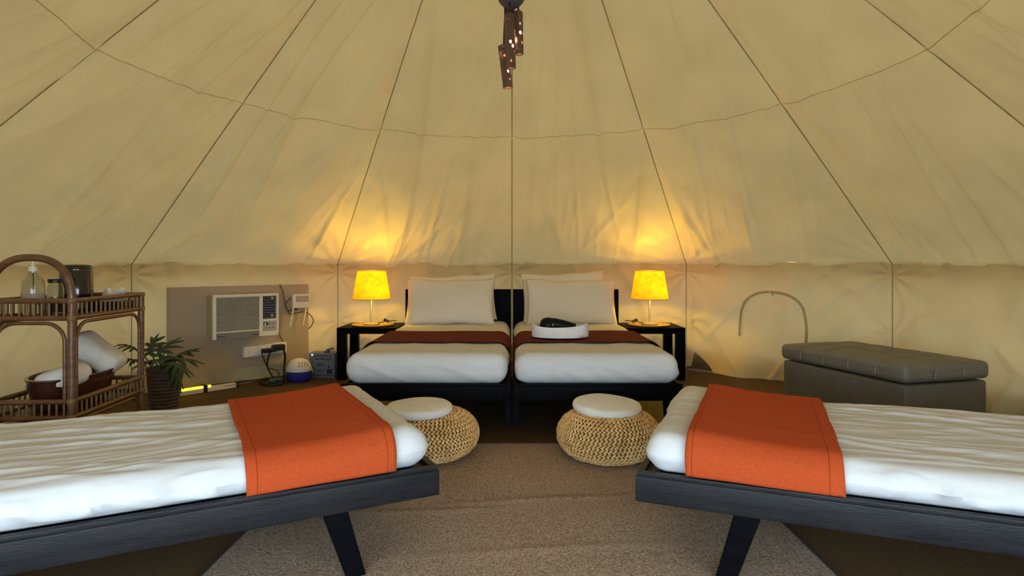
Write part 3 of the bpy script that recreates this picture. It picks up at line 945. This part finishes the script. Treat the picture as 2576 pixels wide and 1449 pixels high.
# wireless router
rp_ = on_left(756, 757, 0.145)
t = thing('router', 'white wireless router with two antennas hung near the board edge', 'router', rp_, W45)
boxo('router_case', (0, 0, 0), (0.148, 0.032, 0.115), M['plastic'], t, 0.005)
boxo('router_panel', (0.008, -0.0165, 0.018), (0.112, 0.002, 0.05), M['grille'], t, 0.001)
for x, dx in ((-0.066, -0.030), (0.045, -0.030)):
    tubeo('antenna', [(x, -0.005, -0.055), (x + dx * 0.2, -0.010, -0.085), (x + dx, -0.014, -0.205)], lambda q: 0.007 - 0.002 * q, M['plastic'], t, 10)
boxo('antenna_clip', (-0.04, -0.004, -0.066), (0.016, 0.016, 0.018), M['print'], t, 0.002)
wire_px = [(704, 715), (712, 735), (716, 755), (720, 772), (730, 789), (745, 788), (765, 784), (780, 792), (788, 805), (783, 820), (769, 833)]
o = tubeo('router_wire', smooth_path([on_left(x, y, 0.115 if i < 9 else 0.08) for i, (x, y) in enumerate(wire_px)], 5), 0.004, M['wire'], None, 8)
setp(o, 'thin brown wire curling over the board around the router', 'wire')
o = tubeo('router_wire', smooth_path([on_left(x, y, 0.112) for x, y in ((735, 747), (722, 758), (718, 770), (728, 782), (740, 776))], 5), 0.0035, M['wire'], None, 8)
setp(o, 'short brown wire loop entering the router from its side', 'wire')
o = tubeo('supply_wire', smooth_path([on_left(x, y, 0.11) for x, y in ((701, 836), (706, 848), (712, 860), (714, 872))], 5), 0.004, M['wire'], None, 8)
setp(o, 'brown supply wire from the air conditioner down to the outlets', 'wire')

# air purifier
p = fl_pt(748, 961, 0)
t = thing('air_purifier', 'round air purifier with white vented dome and blue base', 'purifier', (p.x, p.y + 0.04, 0), radians(12))
latheo('purifier_base', [(0, 0.0), (0.078, 0.0), (0.094, 0.02), (0.101, 0.055), (0.100, 0.078), (0.094, 0.083), (0, 0.083)], M['blue'], t, 40)
latheo('purifier_dome', [(0.097, 0.084), (0.099, 0.092), (0.094, 0.120), (0.080, 0.148), (0.056, 0.170), (0.028, 0.181), (0, 0.184)], M['white'], t, 40)
for k in range(4):
    a = -pi / 2 + 0.12 + 0.27 * k
    tubeo('vent_slot', [(rr_ * cos(a), rr_ * sin(a), zz) for rr_, zz in ((0.0935, 0.125), (0.088, 0.138), (0.080, 0.150), (0.070, 0.161))], 0.0028, M['strip'], t, 6)

# power box
p = fl_pt(812, 951, 0)
t = thing('power_box', 'grey blue metal power box with two dark framed meters', 'power box', (p.x - 0.006, p.y + 0.07, 0), radians(-3))
BXW, BXH = 0.215, 0.205
boxo('box_case', (0, 0, BXH / 2), (BXW, 0.14, BXH), M['steel'], t, 0.003)
def mark(nm, x0, x1, z0, z1, m, d=0.002, par=None, y=-0.071):
    return boxo(nm, ((x0 + x1) / 2 - BXW / 2, y, (z0 + z1) / 2), (x1 - x0, d, z1 - z0), m, par or t, 0)
for x in (0.053, 0.125):
    q = mark('meter', x, x + 0.062, 0.152, 0.188, M['print'], 0.004)
    mark('meter_face', x + 0.006, x + 0.056, 0.159, 0.182, M['steel'], 0.002, q, -0.0735)
mark('lettering', 0.070, 0.124, 0.112, 0.120, M['print']); mark('lettering', 0.064, 0.132, 0.100, 0.104, M['print'])
mark('lettering', 0.056, 0.140, 0.063, 0.067, M['print']); mark('lettering', 0.078, 0.122, 0.052, 0.056, M['print'])
mark('floor_strip', 0.016, 0.205, 0.018, 0.023, M['print'])
mark('socket', 0.152, 0.196, 0.034, 0.074, M['print'], 0.004); mark('indicator', 0.162, 0.176, 0.086, 0.100, M['print'], 0.003)
q = mark('rocker_switch', 0.020, 0.046, 0.034, 0.084, M['print'], 0.004); mark('rocker', 0.0255, 0.0405, 0.040, 0.078, M['white'], 0.003, q, -0.0735)
for k in range(3): mark('label_mark', 0.026, 0.034, 0.124 + 0.016 * k, 0.133 + 0.016 * k, M['print'])
bm = bmesh.new(); bmesh.ops.create_icosphere(bm, subdivisions=2, radius=0.005); fin('lamp_indicator', bm, M['led'], t, loc=(0.028 - BXW / 2, -0.071, 0.192))
pz = Vector((p.x + 0.03, p.y + 0.06, BXH + 0.001))
t = thing('handheld_clip', 'small dark clip lying on top of the grey power box', 'clip', pz, 0.3)
boxo('clip_jaw', (0.012, 0, 0.026), (0.058, 0.035, 0.010), M['dark'], t, 0.003, Matrix.Rotation(radians(-14), 4, 'Y'))
boxo('clip_foot', (-0.012, 0, 0.0062), (0.05, 0.03, 0.012), M['dark'], t, 0.003)
boxo('clip_stem', (0.004, 0, 0.017), (0.012, 0.016, 0.020), M['grille'], t, 0.002)

# fluorescent stick on the floor
a, b = fl_pt(431, 989, 0.024), fl_pt(612, 961, 0.022)
a = Vector((a.x + 0.03, a.y - 0.02, 0.026)); b = Vector((b.x - 0.02, b.y - 0.10, 0.026))
dv = b - a; L = dv.length
t = thing('emergency_light', 'long white emergency light with a glowing yellow tube, on the floor', 'light', ((a + b) / 2).to_tuple(), math.atan2(dv.y, dv.x))
boxo('light_body', (0.0, 0, -0.006), (L, 0.046, 0.036), M['plastic'], t, 0.008)
tubeo('light_tube', [(-L / 2 + 0.012, -0.012, 0.014), (0.03, -0.012, 0.014)], 0.012, M['yellow'], t, 12)
boxo('light_band', (-L / 2 + 0.21, 0, 0.001), (0.03, 0.050, 0.055), M['dark'], t, 0.004)
boxo('light_end', (L / 2 + 0.012, 0, -0.004), (0.026, 0.04, 0.034), M['dark'], t, 0.006)
boxo('light_groove', (0.24, -0.0235, 0.0), (0.22, 0.002, 0.006), M['strip'], t, 0)

# ------------------------------------------------------------------ rattan cart
CP1, CP2 = Vector((-1.966, 2.75)), Vector((-2.017, 3.35))
ex = Vector((0.602, 0.051)).normalized(); ey = Vector((-0.051, 0.602)).normalized()
CW, CD = 0.345, 0.602
org = CP1 - ex * CW
t = cart = thing('rattan_cart', 'two tier brown rattan serving cart with arched cane handle', 'cart', (org.x, org.y, 0), math.atan2(ex.y, ex.x))
GT, GB = 0.785, 0.70        # upper gallery
LT, LB = 0.335, 0.255       # lower gallery
pr = 0.016
for x in (0, CW):
    for y in (0, CD): tubeo('post', [(x, y, 0.0), (x, y, GT + 0.004)], pr, M['rattan'], t, 12)
for yy in (0.0,):
    pts = []
    for i in range(29):
        a = pi * i / 28
        cx, sz = cos(a), sin(a)
        px_ = (abs(cx) ** (2 / 2.35)) * (1 if cx > 0 else -1)
        pts.append((CW / 2 + px_ * CW / 2, yy, GT + (0.185) * sz ** (2 / 2.35)))
    tubeo('handle', pts, 0.0165, M['rattan'], t, 12)


def cane(nm, pts, r=0.011, m='rattan', par=None): return tubeo(nm, pts, r, M[m], par or t, 10)


bm = bmesh.new(); tube(bm, [(0, 0, -0.5), (0, 0, 0.5)], 1.0, 8)
bmesh.ops.recalc_face_normals(bm, faces=bm.faces); SP = bpy.data.meshes.new('spindle'); bm.to_mesh(SP); bm.free()
SP.polygons.foreach_set('use_smooth', [len(p_.vertices) == 4 for p_ in SP.polygons])
for zt_, zb_ in ((GT, GB), (LT, LB)):
    for z in (zt_ - 0.008, zb_):
        cane('rail', [(pr, 0, z), (CW - pr, 0, z)], 0.012); cane('rail', [(pr, CD, z), (CW - pr, CD, z)], 0.012)
        cane('rail', [(0, pr, z), (0, CD - pr, z)], 0.012); cane('rail', [(CW, pr, z), (CW, CD - pr, z)], 0.012)
    h = zt_ - zb_ - 0.008 - 0.016
    zc_ = (zt_ - 0.008 + zb_) / 2
    for y, n in ((0, 10), (CD, 10)):
        for k in range(n):
            o = link('spindle', SP, M['rattan_pale'], t, (CW * (k + 1) / (n + 1), y, zc_)); o.scale = (0.005, 0.005, h)
    for x, n in ((0, 15), (CW, 15)):
        for k in range(n):
            o = link('spindle', SP, M['rattan_pale'], t, (x, CD * (k + 1) / (n + 1), zc_)); o.scale = (0.005, 0.005, h)
    boxo('tray_board', (CW / 2, CD / 2, zb_ - 0.004), (CW - 0.01, CD - 0.01, 0.012), M['tray'], t, 0.002)
# bent cane braces inside each opening
def brace(p0, p1, ztop, zlow):
    p0, p1 = Vector(p0), Vector(p1); d = (p1 - p0); Ln = d.length; d.normalize(); r = 0.085
    pts = [p0 + Vector((0, 0, zlow))]
    for i in range(9):
        a = pi / 2 * i / 8; pts.append(p0 + d * (r - r * cos(a)) + Vector((0, 0, ztop - r + r * sin(a))))
    for i in range(9):
        a = pi / 2 * (1 - i / 8); pts.append(p1 - d * (r - r * cos(a)) + Vector((0, 0, ztop - r + r * sin(a))))
    pts.append(p1 + Vector((0, 0, zlow)))
    cane('brace', pts, 0.0085, 'rattan')
i_ = 0.026
for ztop, zlow in ((GB - 0.022, LT + 0.004), (LB - 0.022, 0.0)):
    brace((i_, -0.004, 0), (CW - i_, -0.004, 0), ztop, zlow); brace((CW + 0.004, i_, 0), (CW + 0.004, CD - i_, 0), ztop, zlow)
    brace((-0.004, i_, 0), (-0.004, CD - i_, 0), ztop, zlow)
for x, y in ((CW, 0), (CW, CD), (0, 0), (0, CD)):
    for z in (GT - 0.008, GB, LT - 0.008, LB):
        latheo('binding', [(pr, z - 0.012), (pr + 0.003, z - 0.008), (pr + 0.003, z + 0.008), (pr, z + 0.012)], M['rattan_pale'], t, 12, (x, y, 0))


def cart_pt(x, y, z):
    q = org + ex * x + ey * y; return Vector((q.x, q.y, z))


def at_px(px, Y, z): return Vector(((px - 1288) / F * Y, Y, z))


ZT = GB + 0.0025
# pump bottle
p = at_px(83, 2.90, ZT)
t = thing('pump_bottle', 'clear glass pump bottle with a white pump on the cart tray', 'bottle', p)
latheo('bottle_glass', [(0, 0), (0.044, 0.0), (0.046, 0.004), (0.046, 0.135), (0.042, 0.160), (0.028, 0.185), (0.0155, 0.198), (0.0155, 0.212),
                        (0.0135, 0.212), (0.0135, 0.198), (0.026, 0.184), (0.040, 0.159), (0.0435, 0.135), (0.0435, 0.006), (0, 0.006)], M['clear'], t, 36)
latheo('bottle_label', [(0.0464, 0.06), (0.0466, 0.06), (0.0466, 0.10), (0.0464, 0.10)], M['grille'], t, 36, closed=True)
latheo('pump_collar', [(0, 0.205), (0.018, 0.205), (0.018, 0.226), (0.008, 0.230), (0.005, 0.250), (0, 0.250)], M['white'], t, 20)
tubeo('pump_spout', [(-0.004, 0, 0.250), (0.0, 0, 0.256), (0.035, 0, 0.254), (0.04, 0, 0.247)], 0.005, M['white'], t, 10)
tubeo('dip_tube', [(0, 0, 0.205), (0.006, 0, 0.012)], 0.002, M['white'], t, 6)
# jar
p = at_px(140, 2.98, ZT)
t = thing('glass_jar', 'small clear glass jar with a black lid beside the black canister', 'jar', p)
latheo('jar_glass', [(0, 0), (0.034, 0), (0.036, 0.004), (0.036, 0.125), (0.030, 0.138), (0.030, 0.150), (0.028, 0.150), (0.028, 0.137), (0.0335, 0.124), (0.0335, 0.006), (0, 0.006)], M['clear'], t, 32)
latheo('jar_lid', [(0, 0.148), (0.031, 0.148), (0.032, 0.152), (0.032, 0.164), (0.030, 0.167), (0, 0.167)], M['dark'], t, 32)
latheo('jar_contents', [(0, 0.007), (0.032, 0.007), (0.032, 0.05), (0, 0.055)], M['grille'], t, 24)
# black canister
p = at_px(192, 3.14, ZT)
t = thing('canister', 'tall glossy black canister standing on the cart tray', 'canister', p)
latheo('canister_body', [(0, 0.0), (0.070, 0.0), (0.075, 0.006), (0.074, 0.10), (0.072, 0.205), (0.070, 0.209), (0, 0.209)], M['gloss'], t, 48)
latheo('canister_lid', [(0, 0.2095), (0.070, 0.2095), (0.0705, 0.222), (0.065, 0.233), (0.050, 0.238), (0, 0.240)], M['gloss'], t, 48)
# small tray with napkin
p = cart_pt(CW * 0.64, 0.515, ZT)
t = thing('serving_tray', 'thin black serving tray at the far end of the cart top', 'tray', p, 0.0)
boxo('tray_base', (0, 0, 0.005), (0.21, 0.13, 0.010), M['dark'], t, 0.003)
for y in (-0.062, 0.062): boxo('tray_rim', (0, y, 0.028), (0.21, 0.006, 0.036), M['dark'], t, 0.002)
for x in (-0.102, 0.102): boxo('tray_rim', (x, 0, 0.028), (0.006, 0.118, 0.036), M['dark'], t, 0.002)
bm = bmesh.new()
softbox(bm, (-0.05, -0.035, 0), (0.05, 0.035, 0.105), 0.03, 14, 10, 10, lambda q, n: q + n * 0.012 * N3(q.x * 22, q.y * 22, q.z * 18) + Vector((0, 0, (abs(q.x) - 0.03) * 0.7 * (q.z / 0.105))))
o = fin('napkin', bm, M['towel'], angle=80); p = cart_pt(CW * 0.72, 0.525, ZT + 0.0105); o.location = p
setp(o, 'crumpled white napkin in the black serving tray on the cart', 'napkin')
# tub with towels on the lower shelf
ZL = LB + 0.0025
p = cart_pt(CW * 0.5, CD * 0.5, ZL)
t = thing('tub', 'oval brown lacquered tub on the lower shelf of the cart', 'tub', p, math.atan2(ey.y, ey.x))
latheo('tub_wall', [(0, 0), (0.115, 0), (0.128, 0.02), (0.145, 0.14), (0.150, 0.146), (0.150, 0.154), (0.138, 0.154), (0.134, 0.14), (0.118, 0.02), (0, 0.012)], M['tub'], t, 48, sx=1.72, sy=1.0)
latheo('tub_hoop', [(0.1405, 0.108), (0.1445, 0.109), (0.1460, 0.120), (0.142, 0.121)], M['tub'], t, 48, sx=1.722, sy=1.004, closed=True)


def towel(label, loc, size, rot, seed):
    bm = bmesh.new(); w, l, h = size
    softbox(bm, (-w / 2, -l / 2, -h / 2), (w / 2, l / 2, h / 2), h * 0.46, 18, 22, 6, lambda q, n: q + n * (0.008 * N3(q.x * 9 + seed, q.y * 9, q.z * 9) + 0.003 * N3(q.x * 30, q.y * 30 + seed, q.z * 30)))
    o = fin('towel', bm, M['towel'], angle=80); o.location = loc; o.rotation_euler = rot
    return setp(o, label, 'towel', 'white towels in the brown tub')


towel('large folded white towel leaning highest in the brown tub', at_px(243, 3.19, 0.485), (0.27, 0.20, 0.115), (radians(0), radians(40), radians(12)), 1)
towel('rolled white towel low at the near end of the brown tub', at_px(160, 2.90, 0.405), (0.20, 0.17, 0.11), (radians(0), radians(-20), radians(8)), 4)

# ------------------------------------------------------------------ potted plant
PX, PY = -2.10, 3.72
t = thing('potted_plant', 'dark leafed split philodendron in a dark wicker basket', 'plant', (PX, PY, 0))
prof = []
nb = 30
for k in range(nb + 1):
    z = 0.31 * k / nb; r = 0.072 + 0.022 * k / nb
    prof.append((r + 0.0055 * (k % 2), z))
latheo('basket', [(0, 0)] + prof + [(0.088, 0.312), (0.083, 0.27), (0, 0.27)], M['basket'], t, 40)
tubeo('basket_rim', [(0.095 * cos(2 * pi * k / 36), 0.095 * sin(2 * pi * k / 36), 0.314) for k in range(36)], 0.007, M['basket'], t, 8, True)
latheo('soil', [(0.083, 0.271), (0.083, 0.285), (0.04, 0.295), (0, 0.297)], M['soil'], t, 24)


def leaf_mesh():
    bm = bmesh.new()
    def finger(y0, ang, Ln, w):
        pts = []
        for s in (0, 0.3, 0.65, 1.0):
            hw = w * (0.55 if s == 0 else (1.0 if s < 0.6 else (0.8 if s < 1 else 0.04)))
            for sd in (-1, 0, 1):
                x = sin(ang) * Ln * s + cos(ang) * hw * sd; y = y0 + cos(ang) * Ln * s - sin(ang) * hw * sd
                d2 = sqrt(x * x + y * y)
                z = -2.2 * (d2 ** 2) * (1 if True else 0) + (0.006 if sd == 0 else 0) - 0.5 * abs(x) * abs(x) / 0.1
                pts.append(bm.verts.new((x, y, z)))
        for k in range(3):
            for c in range(2):
                bm.faces.new((pts[k * 3 + c], pts[k * 3 + c + 1], pts[k * 3 + c + 4], pts[k * 3 + c + 3]))
    for k, (y0, a, Ln) in enumerate(((0.0, 112, 0.060), (0.022, 80, 0.090), (0.052, 57, 0.105), (0.084, 34, 0.095))):
        finger(y0, radians(a), Ln, 0.0155); finger(y0, -radians(a), Ln, 0.0155)
    finger(0.0, 0, 0.185, 0.020)
    me = bpy.data.meshes.new('leaf'); bmesh.ops.recalc_face_normals(bm, faces=bm.faces); bm.to_mesh(me); bm.free()
    me.polygons.foreach_set('use_smooth', [True] * len(me.polygons)); return me


LEAF = leaf_mesh()
# stems end where the photograph shows each leaf; (px, py, depth, heading deg, pitch deg, scale)
for (px, py, Y, hd, pit, sc) in ((375, 888, 3.66, 5, 62, 0.95), (398, 890, 3.62, -25, 50, 1.0), (412, 880, 3.74, 60, 35, 0.9), (428, 905, 3.66, -80, 12, 1.15),
                                 (432, 912, 3.58, -110, -8, 1.0), (433, 925, 3.62, -95, -48, 0.95), (405, 905, 3.60, 95, 5, 1.0), (440, 898, 3.78, -60, 38, 0.9),
                                 (312, 900, 3.70, 60, 25, 0.55), (336, 876, 3.72, 75, 30, 0.75), (420, 898, 3.70, -140, 20, 0.9), (345, 905, 3.80, 110, 10, 0.8)):
    e = Vector(((px - 1288) / F * Y - PX, Y - PY, EYE - (py - 665) / F * Y))
    o = link('leaf', LEAF, M['leaf'], t, e)
    o.rotation_mode = 'XYZ'; o.rotation_euler = (radians(pit), 0, radians(hd)); o.scale = (sc * 0.85, sc * 0.85, sc * 0.85)
    b0 = Vector((e.x * 0.25, e.y * 0.25, 0.285)); mid = b0.lerp(e, 0.5) + Vector((0, 0, 0.02))
    tubeo('leaf_stem', smooth_path([b0, mid, e], 4), 0.004, M['stem'], t, 6)

# ------------------------------------------------------------------ things on the right centre bed
bx, by, bz = 0.306, 3.93, ZC + 0.026
t = thing('fabric_tray', 'oval white fabric band tray lying on the maroon runner', 'tray', (bx, by, bz), radians(-2))
bm = bmesh.new()
n = 72; inner = []; rows = []
for k in range(n):
    a = 2 * pi * k / n
    sx, sy = 0.180, 0.125
    x = sx * (abs(cos(a)) ** 0.8) * (1 if cos(a) > 0 else -1); y = sy * (abs(sin(a)) ** 0.8) * (1 if sin(a) > 0 else -1)
    hgt = 0.074 + 0.010 * cos(2 * a + 0.4) ; lift = 0.014 * exp(-((a - radians(318)) / 0.25) ** 2)
    rows.append([bm.verts.new((x * f, y * f, z)) for f, z in ((0.99, 0.002 + lift), (1.0, 0.006 + lift), (1.01, hgt), (0.995, hgt + 0.003), (0.975, hgt), (0.965, 0.006 + lift))])
for k in range(n):
    A, B = rows[k], rows[(k + 1) % n]
    for i in range(6): bm.faces.new((A[i], B[i], B[(i + 1) % 6], A[(i + 1) % 6]))
fin('tray_band', bm, M['strap'], t)
boxo('band_seam', (0.045, -0.1275, 0.037), (0.012, 0.006, 0.062), M['strap'], t, 0.002)
latheo('tray_bottom', [(0, 0.0), (0.172, 0.0), (0.172, 0.004), (0, 0.004)], M['strap'], t, 48, sy=0.70)
t = thing('hair_dryer', 'black hair dryer lying inside the white fabric tray', 'hair dryer', (bx - 0.075, by + 0.005, bz + 0.066), radians(0))
latheo('dryer_housing', [(0, -0.052), (0.03, -0.046), (0.05, -0.02), (0.055, 0.005), (0.048, 0.032), (0.03, 0.05), (0, 0.055)], M['dryer'], t, 32, sx=1.0, sy=0.9)
tubeo('dryer_barrel', [(0.03, 0, 0.012), (0.09, -0.005, 0.004), (0.14, -0.01, -0.006), (0.172, -0.012, -0.012)], lambda q: 0.040 - 0.014 * q, M['dryer'], t, 20)
tubeo('dryer_handle', [(0.0, 0.02, -0.03), (0.04, 0.05, -0.036), (0.10, 0.07, -0.036)], 0.016, M['dryer'], t, 12)
boxo('dryer_switch', (0.026, -0.046, 0.012), (0.005, 0.006, 0.016), M['grille'], t, 0.002)

# ------------------------------------------------------------------ bamboo pendant lamp
LYP = CY
def pp(px, py, Y=LYP): return Vector(((px - 1288) / F * Y, Y, EYE - (py - 665) / F * Y))
base = pp(1286, -12)
t = thing('pendant_lamp', 'cluster of three pierced bamboo pendant tubes hanging from the roof', 'lamp', (0, LYP, 0))
lw = lambda v: Vector((v.x, v.y - LYP, v.z))
tubeo('suspension_rod', [lw(base), (0, 0, APEX - 0.09)], 0.012, M['rose'], t, 12)
bm = bmesh.new()
lathe(bm, [(0, -0.062), (0.02, -0.059), (0.04, -0.048), (0.056, -0.030), (0.066, -0.008), (0.069, 0.012), (0.066, 0.03), (0, 0.034)], 40)
fin('canopy', bm, M['rose'], t, loc=lw(base))
q0, q1 = pp(1279, 18, LYP + 0.05), pp(1284, 118, LYP + 0.05)
bm = bmesh.new(); box(bm, (lw(q0) + lw(q1)) / 2, (0.050, 0.008, (q0 - q1).length), None, 0.002); fin('pole_remnant', bm, M['rose'], t)  # flat grey strip standing for a remnant of the centre pole


def bamboo(px0, py0, px1, py1, dY, rad, seed, closed_top, pw):
    a, b = lw(pp(px0, py0, LYP + dY)), lw(pp(px1, py1, LYP + dY))
    ax = (b - a); Ln = ax.length; ax.normalize()
    up = Vector((0, 1, 0)); sx = ax.cross(up).normalized(); sy = ax.cross(sx).normalized()
    rg = random.Random(seed)
    nu, nv = 72, max(40, int(Ln / (2 * pi * rad / 72)))
    holes = []
    for k in range(13):
        hu, hv, hr = rg.random() * 2 * pi, 0.08 + 0.80 * rg.random(), 0.0046 + 0.0026 * rg.random()
        if all(((math.remainder(hu - g[0], 2 * pi)) * rad) ** 2 + ((hv - g[1]) * Ln) ** 2 > 0.016 ** 2 for g in holes): holes.append((hu, hv, hr))
    bm = bmesh.new(); V = {}; th = 0.0045
    def P(u, v, r): return a + ax * (v * Ln) + (sx * cos(u) + sy * sin(u)) * r
    def inh(u, v):
        for hu, hv, hr in holes:
            if (math.remainder(u - hu, 2 * pi) * rad) ** 2 + ((v - hv) * Ln * 0.8) ** 2 < hr * hr: return True
        return False
    def vt(i, j, s):
        i %= nu
        if (i, j, s) not in V:
            v = j / nv
            V[i, j, s] = bm.verts.new(P(2 * pi * i / nu, v, (rad if s == 0 else rad - th) + 0.0012 * N3(v * 9, seed)))
        return V[i, j, s]
    keep = {(i, j) for i in range(nu) for j in range(nv) if not inh(2 * pi * (i + .5) / nu, (j + .5) / nv)}
    for i, j in keep:
        bm.faces.new((vt(i, j, 0), vt(i + 1, j, 0), vt(i + 1, j + 1, 0), vt(i, j + 1, 0)))
        bm.faces.new((vt(i, j, 1), vt(i, j + 1, 1), vt(i + 1, j + 1, 1), vt(i + 1, j, 1)))
        for di, dj, e in ((-1, 0, ((i, j), (i, j + 1))), (1, 0, ((i + 1, j), (i + 1, j + 1))), (0, -1, ((i, j), (i + 1, j))), (0, 1, ((i, j + 1), (i + 1, j + 1)))):
            ni, nj = (i + di) % nu, j + dj
            if (ni, nj) in keep: continue
            (p, q), (r_, s_) = e
            bm.faces.new((vt(p, q, 0), vt(r_, s_, 0), vt(r_, s_, 1), vt(p, q, 1)))
    o = fin('bamboo_shade', bm, M['bamboo'], t, angle=60)
    if closed_top:
        bm = bmesh.new(); n = 32
        rings = []
        for f, z in ((1.0, 0.0), (0.97, -0.006), (0.8, -0.013), (0.4, -0.018)):
            rings.append([bm.verts.new(a + ax * z + (sx * cos(2 * pi * k / n) + sy * sin(2 * pi * k / n)) * rad * f) for k in range(n)])
        for i in range(3):
            for k in range(n): bm.faces.new((rings[i][k], rings[i][(k + 1) % n], rings[i + 1][(k + 1) % n], rings[i + 1][k]))
        bm.faces.new(rings[3]); fin('shade_top', bm, M['bamboo'], o)
    bm = bmesh.new(); bmesh.ops.create_icosphere(bm, subdivisions=2, radius=0.0095)
    bo = fin('bulb', bm, M['bulb_small'], o, loc=a + ax * Ln * 0.36)
    lo = bpy.data.lights.new('pendant light', 'POINT'); lo.energy = pw; lo.color = (1.0, 0.60, 0.32); lo.shadow_soft_size = 0.004
    lob = bpy.data.objects.new('pendant_light', lo); COL.objects.link(lob); lob.parent = o; lob.location = a + ax * Ln * 0.52
    top = a - ax * 0.016 if closed_top else a + ax * 0.03
    tubeo('cord', smooth_path([top, top + Vector((0.001, 0, 0.05)), Vector((top.x * 0.75 + lw(base).x * 0.25, 0.0, base.z - 0.045))], 4), 0.0035, M['cable'], o, 8)


bamboo(1281, 42, 1285.5, 172, -0.035, 0.0225, 3, True, 0.6)
bamboo(1304, 36, 1306, 137, 0.015, 0.0205, 11, True, 0.6)
bamboo(1264.5, 116, 1278, 221, 0.035, 0.0225, 21, False, 0.6)
